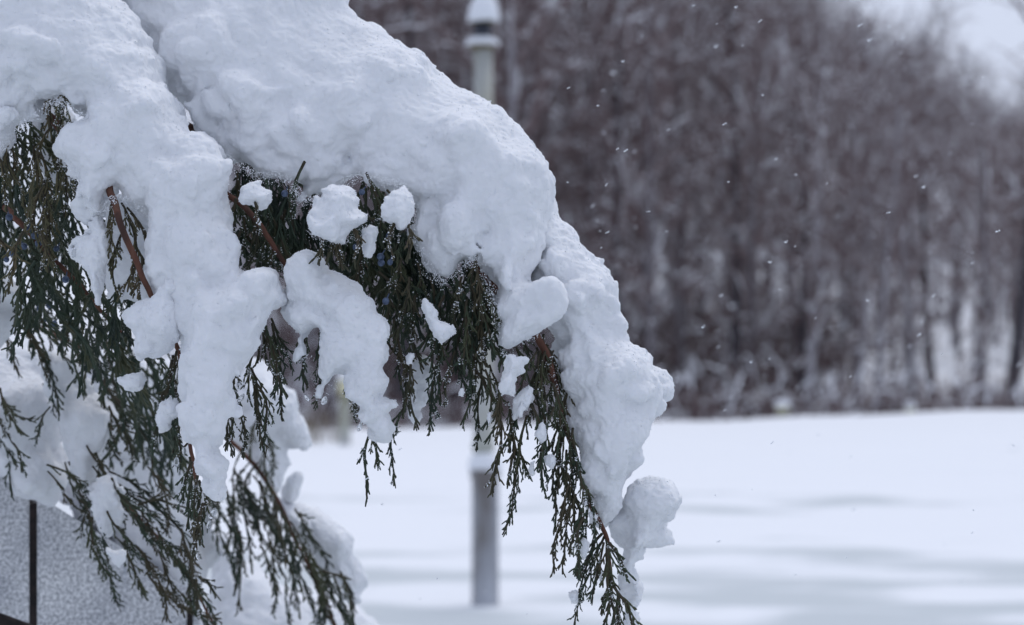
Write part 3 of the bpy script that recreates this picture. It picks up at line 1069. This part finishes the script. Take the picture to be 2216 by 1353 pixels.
def grains(pts_, rad, rg_):
    """Many small crystal clumps at once."""
    n = len(pts_)
    J = 1 + rg_.normal(0, 0.35, (n, 6, 1)).astype(np.float32)
    ax = rg_.normal(size=(n, 3, 3)).astype(np.float32)
    qv, _ = np.linalg.qr(ax)
    V = np.einsum('nij,kj->nki', qv, OCT_V) * np.abs(J) * rad[:, None, None] + pts_[:, None, :]
    F = OCT_F[None] + (np.arange(n) * 6)[:, None, None]
    return V.reshape(-1, 3).astype(np.float32), F.reshape(-1, 3).astype(np.int32)


snow_seed = [0]


def puff(n_):
    return np.sqrt(n_ * n_ + 0.004)


def snow(name, label, pix, D, half, R=None, h=0.0022, tilt=0.0, lumps=(), amp=1.0, back=0.7, gr=1.0, edge=1.0, group=None, cat="snow clump", mat_=None, sub=1, shrink=0.0006):
    snow_seed[0] += 1
    sd = snow_seed[0]
    rg_ = np.random.default_rng(500 + sd)
    R = R or half * 1.15
    pix = np.asarray(pix, float)
    ymid = pix[:, 1].mean()
    s = K * D
    cen = np.array(P(pix[:, 0].mean(), ymid, D))
    px2 = cr_spline(pix, 6, True)
    dd = D - tilt * (px2[:, 1] - ymid) * s             # lower rim nearer when tilt > 0
    poly = np.stack([(px2[:, 0] - 1108) * K * dd, CAM_Z - (px2[:, 1] - 676.5) * K * dd], -1) - cen[[0, 2]]
    pad = 0.012
    lo = np.array([poly[:, 0].min() - pad, -half - 0.02 - abs(tilt) * np.ptp(poly[:, 1]) / 2, poly[:, 1].min() - pad])
    hi = np.array([poly[:, 0].max() + pad, half * back + 0.02 + abs(tilt) * np.ptp(poly[:, 1]) / 2, poly[:, 1].max() + pad])
    lo[1] -= 0.03
    n = np.ceil((hi - lo) / h).astype(int) + 1
    gx, gy, gzz = (lo[k] + np.arange(n[k]) * h for k in range(3))
    X2, Z2 = np.meshgrid(gx, gzz, indexing='ij')
    # 2-D signed distance to the outline
    A = poly; Bp = np.roll(poly, -1, 0)
    pt = np.stack([X2.ravel(), Z2.ravel()], -1)
    best = np.full(len(pt), 1e9); win = np.zeros(len(pt), bool)
    for a_, b2 in zip(A, Bp):
        ab = b2 - a_
        tt = np.clip(((pt - a_) @ ab) / (ab @ ab + 1e-12), 0, 1)
        q_ = pt - a_ - tt[:, None] * ab
        best = np.minimum(best, (q_ ** 2).sum(1))
        cr = (a_[1] > pt[:, 1]) != (b2[1] > pt[:, 1])
        if cr.any():
            win ^= cr & (pt[:, 0] < ab[0] * (pt[:, 1] - a_[1]) / (ab[1] if abs(ab[1]) > 1e-12 else 1e-12) + a_[0])
    d2 = np.sqrt(best) * np.where(win, 1, -1)
    p3 = np.stack([pt[:, 0], pt[:, 0] * 0 + sd * 1.37, pt[:, 1]], -1)
    d2 = d2 + edge * (0.0020 * perlin(p3 / 0.013, 7) + 0.0012 * perlin(p3 / 0.005, 8))
    zc = (0.012 * perlin(p3 / 0.11, 9)) * min(1, half / 0.05) + tilt * pt[:, 1]
    d2 = d2.reshape(X2.shape)[:, None, :].astype(np.float32); zc = zc.reshape(X2.shape)[:, None, :].astype(np.float32)
    LM = []
    for (lx, ly, lr, lf) in lumps:                     # px, py, radius px, share of the ball that stands proud
        cx_, cz_ = (lx - 1108) * s - cen[0], CAM_Z - (ly - 676.5) * s - cen[2]
        i_, j_ = int(np.clip((cx_ - lo[0]) / h, 0, n[0] - 1)), int(np.clip((cz_ - lo[2]) / h, 0, n[2] - 1))
        d_ = float(d2[i_, 0, j_]); z_ = float(zc[i_, 0, j_])
        fr = half if d_ > R else (half / R * math.sqrt(max(0.0, R * R - (R - d_) ** 2)) if d_ > 0 else 0.0)
        LM.append((np.array([cx_, z_ - fr + lr * s * (1 - 2 * lf), cz_]), lr * s))
    y = gy[None, :, None].astype(np.float32) - zc
    ys_ = np.where(y < 0, y, y / back) * (R / half)
    F = np.where(d2 < R, R - np.sqrt((R - d2) ** 2 + ys_ ** 2), R - np.abs(ys_)).astype(np.float32)
    del ys_
    for c_, r_ in LM:
        q_ = np.sqrt(((gx - c_[0]) ** 2)[:, None, None] + ((gy - c_[1]) ** 2)[None, :, None] + ((gzz - c_[2]) ** 2)[None, None, :])
        L_ = (r_ - q_).astype(np.float32)
        k_ = 0.016                                     # smooth union
        hh = np.clip(0.5 + 0.5 * (L_ - F) / k_, 0, 1)
        F = F * (1 - hh) + L_ * hh + k_ * hh * (1 - hh)
    # billowing puffs, only worked out near the surface
    near = np.abs(F) < 0.014
    ix = np.argwhere(near)
    pp = (ix * h + lo).astype(np.float32) + np.float32(sd * 0.731)
    sm = min(1.0, half / 0.03)
    nz = amp * sm * (0.0095 * (puff(perlin(pp @ rot3(1) / 0.066, 10)) * 1.6 - 0.45)
                     + 0.0084 * (puff(perlin(pp @ rot3(2) / 0.031, 11)) * 1.7 - 0.45))
    nz += amp * (0.4 + 0.6 * sm) * 0.0030 * (puff(perlin(pp @ rot3(3) / 0.0145, 12)) * 1.7 - 0.45)
    up = np.zeros(F.shape, np.float32)
    up[:, :, 1:-1] = (F[:, :, :-2] - F[:, :, 2:]) / (2 * h)
    F[near] += nz * (1 - 0.6 * sstep(0.25, 0.85, up[near])) - shrink      # settled, smoother on top
    del up
    F[:1] = -1; F[-1:] = -1; F[:, :1] = -1; F[:, -1:] = -1; F[:, :, :1] = -1; F[:, :, -1:] = -1
    V, Q = surface_nets(F, lo.astype(np.float32), h)
    V, Q = largest(V, Q)
    for _ in range(sub):
        V, Q = subdivide(V, Q)
    N = vnormals(V, Q)
    q_ = V + np.float32(sd * 0.731)
    V = V + N * (0.0011 * amp * (puff(perlin(q_ @ rot3(4) / 0.0070, 13)) * 1.7 - 0.4) + 0.0004 * perlin(q_ @ rot3(5) / 0.0028, 14))[:, None]
    parts_F = [Q]
    # loose crystals sitting on the surface
    ng = int(gr * len(V) * 0.035)
    if ng:
        pick = rg_.integers(0, len(V), ng)
        gp = V[pick] + N[pick] * rg_.uniform(-0.0001, 0.0004, (ng, 1))
        GV, GF = grains(gp, rg_.uniform(0.00025, 0.0007, ng).astype(np.float32), rg_)
        parts_F.append(GF + len(V)); V = np.vstack([V, GV])
    me = mesh_np(name, V, parts_F, [mat_ or SNOW, CRYST], fm=np.concatenate([np.full(len(f_), min(k_, 1)) for k_, f_ in enumerate(parts_F)]))
    o = link(name, me, loc=cen)
    tag(o, label, cat, group)
    return o


A2 = [(215, -150), (760, -150), (752, -20), (765, 15), (805, 44), (850, 72), (900, 108), (950, 147), (1000, 182), (1050, 205), (1100, 236), (1142, 276), (1166, 318), (1176, 370), (1182, 415), (1195, 470), (1190, 520), (1165, 570),
      (1140, 605), (1195, 598), (1228, 612), (1230, 640), (1215, 655), (1222, 676), (1195, 692), (1165, 716), (1135, 738), (1108, 752), (1090, 745), (1084, 700), (1074, 660), (1060, 622), (1046, 585), (1034, 552), (1010, 568), (985, 598), (960, 612), (930, 585), (906, 546), (899, 518), (896, 480), (890, 430), (868, 392), (835, 388), (800, 386), (770, 372), (745, 395), (700, 428), (668, 442), (645, 425), (634, 392), (600, 376), (560, 380), (530, 362), (500, 345), (470, 318), (440, 275), (400, 255), (340, 150), (270, 60)]
snow("snow_mound", "largest mound of snow, thick along the arching juniper bough", A2, 1.815, 0.058, R=0.085, h=0.0029, tilt=0.36, back=1.5, edge=1.3, amp=0.95, shrink=0.0022,
     lumps=[(655, 278, 48, 0.46), (640, 335, 60, 0.22), (428, 236, 33, 0.55), (463, 236, 27, 0.55), (370, 130, 60, 0.3), (510, 190, 50, 0.35), (560, 300, 45, 0.3), (750, 250, 75, 0.2), (990, 500, 55, 0.34), (930, 535, 40, 0.3), (1110, 400, 90, 0.2), (1000, 330, 95, 0.16), (1180, 640, 44, 0.4), (460, 110, 95, 0.2), (555, 235, 60, 0.2), (830, 190, 100, 0.1), (850, 340, 70, 0.15)], cat="snow mound")
A1 = [(1130, 420), (1185, 405), (1225, 463), (1262, 502), (1290, 560), (1316, 622), (1340, 690), (1356, 746), (1395, 751), (1424, 784), (1440, 830), (1431, 882), (1412, 934), (1396, 950), (1397, 985), (1378, 1024), (1360, 1046), (1340, 1082), (1330, 1112), (1308, 1142), (1292, 1146), (1284, 1110), (1280, 1060), (1262, 1002), (1244, 952), (1216, 902), (1198, 852), (1192, 790), (1182, 730), (1160, 690), (1120, 600), (1110, 500)]
snow("snow_mound", "long drape of snow down the drooping tip of the arching bough", A1, 1.825, 0.048, R=0.055, h=0.0022, tilt=0.14, back=1.2, edge=1.1, amp=0.9, shrink=0.0030,
     lumps=[(1320, 830, 100, 0.18), (1385, 840, 50, 0.3), (1270, 640, 65, 0.2), (1250, 800, 50, 0.2), (1330, 960, 60, 0.2), (1310, 1050, 45, 0.2)], cat="snow mound")
Bm = [(-90, -150), (225, -150), (240, -30), (262, 6), (296, 42), (330, 96), (356, 152), (376, 202), (396, 252), (410, 288), (430, 280), (446, 284), (466, 312), (487, 370), (504, 430), (508, 490), (504, 545), (490, 590), (530, 586), (572, 578), (600, 592), (610, 622), (604, 660), (575, 684), (558, 715), (540, 756), (500, 795), (490, 840), (490, 930), (474, 968), (490, 988), (512, 1012), (506, 1030), (490, 1045), (492, 1066), (472, 1082), (452, 1056), (428, 1030), (414, 1008), (410, 970), (400, 950), (397, 890), (391, 820), (387, 745), (372, 690), (374, 640), (378, 606), (356, 600), (340, 556), (321, 500), (322, 470), (300, 446), (266, 426), (240, 430), (215, 462), (182, 440), (165, 385), (140, 345), (131, 300), (140, 276), (165, 268), (180, 250), (150, 232), (120, 214), (92, 224), (74, 250), (44, 268), (28, 300), (0, 330), (-90, 350)]
snow("snow_mound", "tall snow mound and column hanging in front at the left", Bm, 1.745, 0.052, R=0.068, h=0.0026, tilt=0.26, back=1.3, edge=1.5,
     lumps=[(165, 300, 36, 0.35), (300, 250, 80, 0.2), (90, 110, 60, 0.25), (60, 160, 36, 0.3), (430, 400, 75, 0.2), (420, 330, 46, 0.25), (420, 560, 90, 0.12), (400, 640, 70, 0.1), (562, 622, 44, 0.3), (440, 800, 48, 0.2), (445, 900, 46, 0.15)], cat="snow mound")
snow("snow_clump", "blocky snow clump on the left flank of the snow column", [(266, 692), (298, 652), (330, 640), (352, 600), (385, 610), (402, 660), (402, 730), (368, 758), (335, 776), (302, 770), (286, 742)], 1.722, 0.032, h=0.0017, amp=0.8)
Cm = [(614, 600), (632, 560), (655, 540), (680, 537), (702, 562), (740, 596), (780, 620), (810, 652), (826, 692), (838, 742), (836, 768), (830, 800), (842, 830), (836, 856), (866, 855), (868, 872), (850, 900), (848, 926), (815, 941), (790, 926), (772, 906), (765, 870), (758, 822), (749, 808), (735, 816), (716, 844), (694, 874), (686, 850), (690, 800), (684, 760), (682, 715), (672, 740), (668, 776), (654, 772), (636, 786), (640, 760), (630, 720), (606, 682), (598, 650)]
snow("snow_clump", "broad pointed snow lobe with two hanging tongues in the middle", Cm, 1.75, 0.034, R=0.036, h=0.0019, tilt=0.1, lumps=[(660, 600, 42, 0.2), (770, 700, 60, 0.15)])
snow("snow_clump", "rounded snow cushion on green foliage below the big mound", [(690, 440), (702, 414), (725, 402), (755, 403), (770, 420), (778, 450), (791, 472), (788, 490), (762, 506), (745, 530), (715, 526), (690, 516), (674, 500), (680, 462)], 1.735, 0.03, h=0.0017, amp=0.65, edge=1.7, tilt=0.3)
snow("snow_clump", "narrow upright snow clump beside the rounded cushion", [(826, 466), (836, 434), (856, 410), (876, 393), (890, 410), (893, 440), (890, 478), (870, 501), (848, 492)], 1.735, 0.022, h=0.0016, amp=0.65, edge=1.7, tilt=0.3)
snow("snow_clump", "small snow clump above the bare reddish twig", [(517, 412), (530, 395), (555, 390), (571, 405), (586, 422), (580, 440), (564, 453), (545, 446), (522, 442)], 1.735, 0.02, h=0.0016, amp=0.65, edge=1.7, tilt=0.3)
snow("snow_clump", "tiny icy snow scrap just below the rounded cushion", [(784, 500), (800, 490), (822, 500), (815, 540), (800, 566), (782, 540)], 1.74, 0.011, h=0.0014, edge=1.5)
snow("snow_clump", "slim slanting snow scrap among the hanging green sprays", [(914, 658), (930, 650), (942, 690), (970, 704), (973, 720), (956, 750), (944, 735), (926, 702)], 1.745, 0.013, h=0.0014, edge=1.3)
snow("snow_clump", "snow clump on twigs left of the lower drape", [(1086, 790), (1100, 768), (1140, 768), (1150, 782), (1134, 802), (1116, 838), (1120, 868), (1096, 862), (1080, 880), (1075, 838)], 1.745, 0.02, h=0.0016)
snow("snow_clump", "thin snow scrap under the clump beside the lower drape", [(1112, 862), (1140, 842), (1146, 862), (1122, 900), (1118, 930), (1104, 912)], 1.775, 0.01, h=0.0014, edge=1.5)
snow("snow_clump", "ragged snow fringe hanging behind the green sprays", [(888, 800), (915, 770), (945, 800), (938, 830), (924, 850), (930, 872), (908, 884), (916, 908), (900, 926), (888, 890)], 1.86, 0.014, h=0.0018, edge=1.4)
snow("snow_clump", "lumpy snow clump hanging at the very tip of the drape", [(1300, 1130), (1340, 1090), (1366, 1058), (1388, 1042), (1420, 1034), (1449, 1054), (1455, 1090), (1442, 1128), (1440, 1168), (1402, 1198), (1376, 1222), (1384, 1244), (1404, 1270), (1398, 1300), (1374, 1322), (1368, 1390), (1352, 1390), (1352, 1300), (1342, 1228), (1330, 1178)], 1.835, 0.034, R=0.034, h=0.0019, lumps=[(1416, 1078, 38, 0.35)])
snow("snow_clump", "thin crusty snow tongue over the left foliage", [(200, 498), (214, 468), (238, 500), (236, 560), (222, 600), (214, 655), (198, 610), (176, 570), (164, 538), (184, 515)], 1.745, 0.012, h=0.0015, edge=1.6)
snow("snow_clump", "shaded snow right behind the reddish bough at the left", [(225, 430), (270, 420), (325, 450), (345, 580), (330, 650), (280, 640), (246, 660), (228, 580)], 1.84, 0.018, h=0.0022, edge=1.2)
snow("snow_clump", "ragged icy scrap at the end of a left twig", [(248, 824), (270, 808), (300, 806), (316, 820), (296, 846), (268, 850)], 1.75, 0.011, h=0.0014, edge=1.6)
snow("snow_clump", "small rough clump left of the snow column foot", [(348, 872), (370, 856), (388, 860), (391, 900), (372, 918), (352, 935), (340, 905)], 1.735, 0.013, h=0.0014, edge=1.4)
snow("snow_clump", "snow pellet at the far left on dark foliage", [(-20, 240), (10, 232), (26, 240), (22, 262), (0, 284), (-20, 300)], 1.74, 0.014, h=0.0016)
snow("snow_clump", "blurred snow patch at the far left under dark foliage", [(-60, 600), (20, 598), (54, 622), (52, 650), (20, 662), (28, 700), (0, 745), (-60, 760)], 2.02, 0.03, h=0.003, edge=0.8)
snow("snow_clump", "shaded snow behind the brown green foliage at the upper left", [(60, 220), (130, 215), (160, 270), (150, 340), (165, 420), (120, 400), (80, 340)], 1.93, 0.02, h=0.0024)
T2 = [(-60, 750), (20, 742), (80, 760), (120, 830), (136, 920), (138, 1000), (125, 1068), (107, 1090), (60, 1052), (20, 1022), (-60, 985)]
snow("snow_mound", "soft snow mound over the granite wall at the far lower left", T2, 2.19, 0.05, R=0.06, h=0.003, tilt=0.25, lumps=[(50, 900, 90, 0.2), (105, 1020, 46, 0.25)], cat="snow mound", edge=0.9, amp=0.85)
T2b = [(100, 752), (150, 766), (190, 828), (224, 880), (238, 935), (234, 976), (212, 1010), (190, 1046), (168, 1010), (146, 960), (128, 880), (104, 810)]
snow("snow_mound", "soft snow mound with a rounded right edge just right of the far left mound", T2b, 2.14, 0.042, R=0.05, h=0.0027, tilt=0.25, lumps=[(190, 920, 52, 0.3), (140, 810, 45, 0.25)], cat="snow mound", edge=0.9, amp=0.85)
snow("snow_clump", "blurred tooth of snow against the granite wall", [(192, 1062), (216, 1036), (244, 1028), (259, 1058), (250, 1100), (240, 1150), (231, 1172), (222, 1130), (206, 1110)], 2.08, 0.018, h=0.002, amp=1.2, edge=1.8)
snow("snow_clump", "small heart shaped snow lump before the granite wall", [(224, 1186), (236, 1180), (248, 1192), (266, 1186), (273, 1208), (258, 1232), (240, 1210)], 2.03, 0.012, h=0.002)
snow("snow_mound", "shaded snow shelf behind the sprays at lower left", [(190, 770), (330, 770), (395, 800), (400, 960), (440, 1060), (460, 1200), (420, 1290), (330, 1270), (220, 1170), (150, 1100), (130, 1000), (160, 900)], 2.42, 0.05, R=0.05, h=0.0034, cat="snow mound", edge=0.8)
X1 = [(505, 800), (545, 770), (585, 790), (612, 822), (634, 852), (656, 900), (673, 945), (666, 973), (640, 968), (616, 1010), (604, 1056), (580, 1040), (540, 1000), (508, 962), (492, 900)]
snow("snow_mound", "blurred snow mound on the low rear bough left of the gap", X1, 2.5, 0.06, R=0.06, h=0.003, tilt=0.2, lumps=[(600, 880, 56, 0.3), (640, 940, 34, 0.3)], cat="snow mound", edge=0.8)
snow("snow_clump", "thumb of snow standing on the low rear bough", [(618, 1066), (626, 1032), (643, 1016), (656, 1034), (646, 1064), (630, 1086)], 2.5, 0.02, h=0.0026)
X3 = [(590, 1070), (640, 1088), (700, 1108), (736, 1136), (762, 1190), (776, 1250), (772, 1300), (745, 1282), (722, 1246), (690, 1196), (660, 1150), (620, 1120)]
snow("snow_mound", "blurred snow ridge along the tip of the low rear bough", X3, 2.5, 0.045, R=0.045, h=0.003, tilt=0.2, lumps=[(720, 1180, 50, 0.3), (690, 1150, 36, 0.3)], cat="snow mound", edge=0.8)
snow("snow_mound", "soft snow bank at the foot of the low rear bough", [(470, 1180), (520, 1150), (560, 1220), (640, 1280), (740, 1300), (800, 1330), (830, 1420), (480, 1420)], 2.75, 0.06, R=0.06, h=0.004, tilt=0.3, cat="snow mound", edge=0.8)

# scraps of snow hanging among the sprays of the bough tip
rgs = np.random.default_rng(33)
for x, y, w, hh, D in [(1172, 935, 11, 26, 1.765), (1150, 1010, 9, 24, 1.765), (1128, 885, 10, 18, 1.765), (1192, 1010, 8, 22, 1.77), (1266, 1190, 9, 26, 1.78), (1243, 1295, 9, 18, 1.785), (1000, 850, 8, 20, 1.755), (888, 778, 9, 16, 1.76), (1282, 1120, 9, 20, 1.775), (1300, 1250, 7, 22, 1.78), (1060, 905, 8, 20, 1.765), (660, 640, 10, 14, 1.75)]:
    n_ = 8
    ph = np.arange(n_) * 2 * np.pi / n_
    rr = rgs.uniform(0.6, 1.3, n_)
    snow("snow_clump", "small scrap of snow caught among the hanging green sprays", [(x + w * 1.3 * r_ * math.cos(p_), y + hh * r_ * math.sin(p_)) for r_, p_ in zip(rr, ph)], D, 0.006, R=0.008, h=0.0013, edge=1.0, amp=0.8, group="snow scraps among the hanging sprays")

# snow dust caught on the sprays: too small and too many to count
rg = np.random.default_rng(21)
dp, dr = [], []
def dust(poly, N, d0, d1, r0, r1):
    xs_, ys_ = [q[0] for q in poly], [q[1] for q in poly]
    k = 0
    while k < N:
        cx, cy = rg.uniform(min(xs_), max(xs_)), rg.uniform(min(ys_), max(ys_))
        if not inside(poly, cx, cy): continue
        Dk = rg.uniform(d0, d1)
        m = int(rg.integers(6, 40))
        rr = rg.uniform(2, 9)
        for _ in range(m):
            dp.append(tuple(P(cx + rg.normal(0, rr * 0.5), cy + rg.normal(0, rr), Dk + rg.normal(0, 0.002)))); dr.append(r0 * 0.6 * min(2.6, (1 - rg.random()) ** -0.5))
        k += 1
bpy.context.view_layer.update()
vcache = {}
for o in [o for o in bpy.data.objects if o.name.split(".")[0] == "spray"]:
    me = o.data
    if me.name not in vcache:
        v = np.zeros(len(me.vertices) * 3, np.float32); me.vertices.foreach_get("co", v); vcache[me.name] = v.reshape(-1, 3)
    v = vcache[me.name]
    M = np.array(o.matrix_world)
    for _ in range(int(rg.integers(1, 5))):
        c_ = v[int(rg.integers(0, len(v)))]
        rad_ = rg.uniform(0.002, 0.007)
        near_ = v[np.abs(v - c_).max(1) < rad_]
        m_ = min(len(near_), int(rg.integers(10, 46)))
        for q_ in near_[rg.choice(len(near_), m_, replace=False)]:
            w_ = M[:3, :3] @ q_ + M[:3, 3] + np.array([0, -0.0004, 0.0006])
            dp.append(tuple(w_)); dr.append(0.00022 * min(3.2, (1 - rg.random()) ** -0.5))
# crumbling lower rims of the mounds
def rim(pts_, N, D, spread, r0=0.00022, r1=0.0007):
    pts_ = np.array(pts_, float)
    for _ in range(int(N * 0.9)):
        t_ = rg.uniform(0, len(pts_) - 1); i_ = int(t_)
        q_ = pts_[i_] + (pts_[min(i_ + 1, len(pts_) - 1)] - pts_[i_]) * (t_ - i_)
        k_ = abs(rg.normal(0, 1))
        dp.append(tuple(P(q_[0] + rg.normal(0, 7), q_[1] - 6 + spread * k_ * 0.8, D + rg.normal(0, 0.004)))); dr.append(r0 * 0.8 * min(3.0, (1 - rg.random()) ** -0.5))
rim([(480, 330), (530, 362), (560, 380), (600, 376), (634, 395), (650, 430), (690, 430), (745, 398), (770, 376), (835, 390), (868, 396), (890, 440), (898, 500)], 2600, 1.755, 16)
rim([(899, 520), (930, 585), (960, 612), (1010, 570), (1034, 552), (1060, 622), (1084, 700), (1100, 752), (1165, 716)], 1700, 1.765, 14)
rim([(0, 320), (44, 270), (74, 250), (120, 214), (150, 232), (180, 250), (140, 276)], 1300, 1.73, 15)
rim([(140, 345), (165, 385), (182, 440), (215, 462), (240, 430), (266, 426), (322, 470)], 1100, 1.725, 14)
rim([(1192, 790), (1216, 902), (1244, 952), (1280, 1060), (1292, 1146)], 900, 1.79, 10)
rim([(636, 786), (668, 776), (694, 874), (749, 808), (772, 906), (815, 941), (848, 926)], 500, 1.75, 6)
rim([(674, 500), (690, 516), (745, 530), (788, 490)], 400, 1.735, 8)
GV, GF = grains(np.array(dp, np.float32), np.array(dr, np.float32), rg)
o = link("snow_dust", mesh_np("snow_dust", GV, GF, [CRYST]))
tag(o, "fine snow crumbs caught on the green juniper sprays", "snow", kind="stuff")

# beads of clear ice on twig ends
im = MB()
t = np.linspace(0, math.pi, 8)
im.lathe([(max(1e-5, 0.0022 * math.sin(x)), -0.0034 * math.cos(x)) for x in t], (0, 0, 0), 12, lump=0.35, seed=4)
ice_me = im.mesh("ice_bead", [ICE])
for k, (x, y, D, sc) in enumerate([(461, 1112, 1.742, 2.2), (452, 1136, 1.742, 1.5), (381, 1000, 1.742, 1.7), (398, 976, 1.742, 1.3), (424, 1052, 1.735, 1.5), (434, 1166, 1.745, 1.1), (428, 1205, 1.745, 1.2), (664, 862, 1.755, 1.3), (702, 868, 1.745, 1.8), (779, 925, 1.748, 1.5), (160, 548, 1.735, 1.5), (522, 862, 1.74, 1.5)]):
    o = link("ice_bead", ice_me, loc=P(x, y, D))
    o.rotation_euler = (rg.uniform(-0.5, 0.5), rg.uniform(-0.7, 0.7), rg.uniform(0, 6))
    sc *= 0.6
    o.scale = (sc, sc, sc * rg.uniform(0.8, 1.3))
    tag(o, "clear bead of ice clinging to a juniper twig tip", "ice", "ice beads on the twig tips")

# ------------------------------------------------------------------ falling snow
fl = []
for k in range(4):
    r_ = np.random.default_rng(60 + k)
    gp = np.array([(0, 0, q) for q in np.linspace(-1.1, 1.1, 6)]) * 0.001 + r_.normal(0, 0.00022, (6, 3))
    V, F = grains(gp.astype(np.float32), r_.uniform(0.0004, 0.0007, 6).astype(np.float32), r_)
    fl.append(mesh_np("snowflake", V, F, [CRYST], smooth=False))
rg = np.random.default_rng(8)
for k in range(290):
    if k < 245:
        x, y = rg.uniform(1000, 2216), rg.uniform(0, 890)
        while x < 1180 + max(0, (y - 300)) * 0.45 and y > 190: x, y = rg.uniform(1000, 2216), rg.uniform(0, 890)
        lab, grp = "tiny white snowflake falling in front of the brown wood", "snowflakes in front of the wood"
    else:
        x, y = rg.uniform(700, 2216), rg.uniform(930, 1330)
        lab, grp = "tiny grey snowflake falling in front of the white field", "snowflakes in front of the field"
    q_ = rg.random()
    D = rg.uniform(1.5, 2.1) if q_ < 0.25 else (rg.uniform(2.1, 6.5) if q_ < 0.92 else rg.uniform(0.8, 1.2))
    o = link("snowflake", fl[k % 4], loc=P(x, y, D))
    o.rotation_euler = (rg.normal(0, 0.5), math.radians(rg.normal(55, 12)), 0)
    sc = rg.uniform(0.5, 1.05) * (1.0 if D < 2.1 else 1.5) * (0.8 if D < 1.3 else 1)
    o.scale = (sc, sc, sc * rg.uniform(0.9, 1.5))
    tag(o, lab, "snowflake", grp)
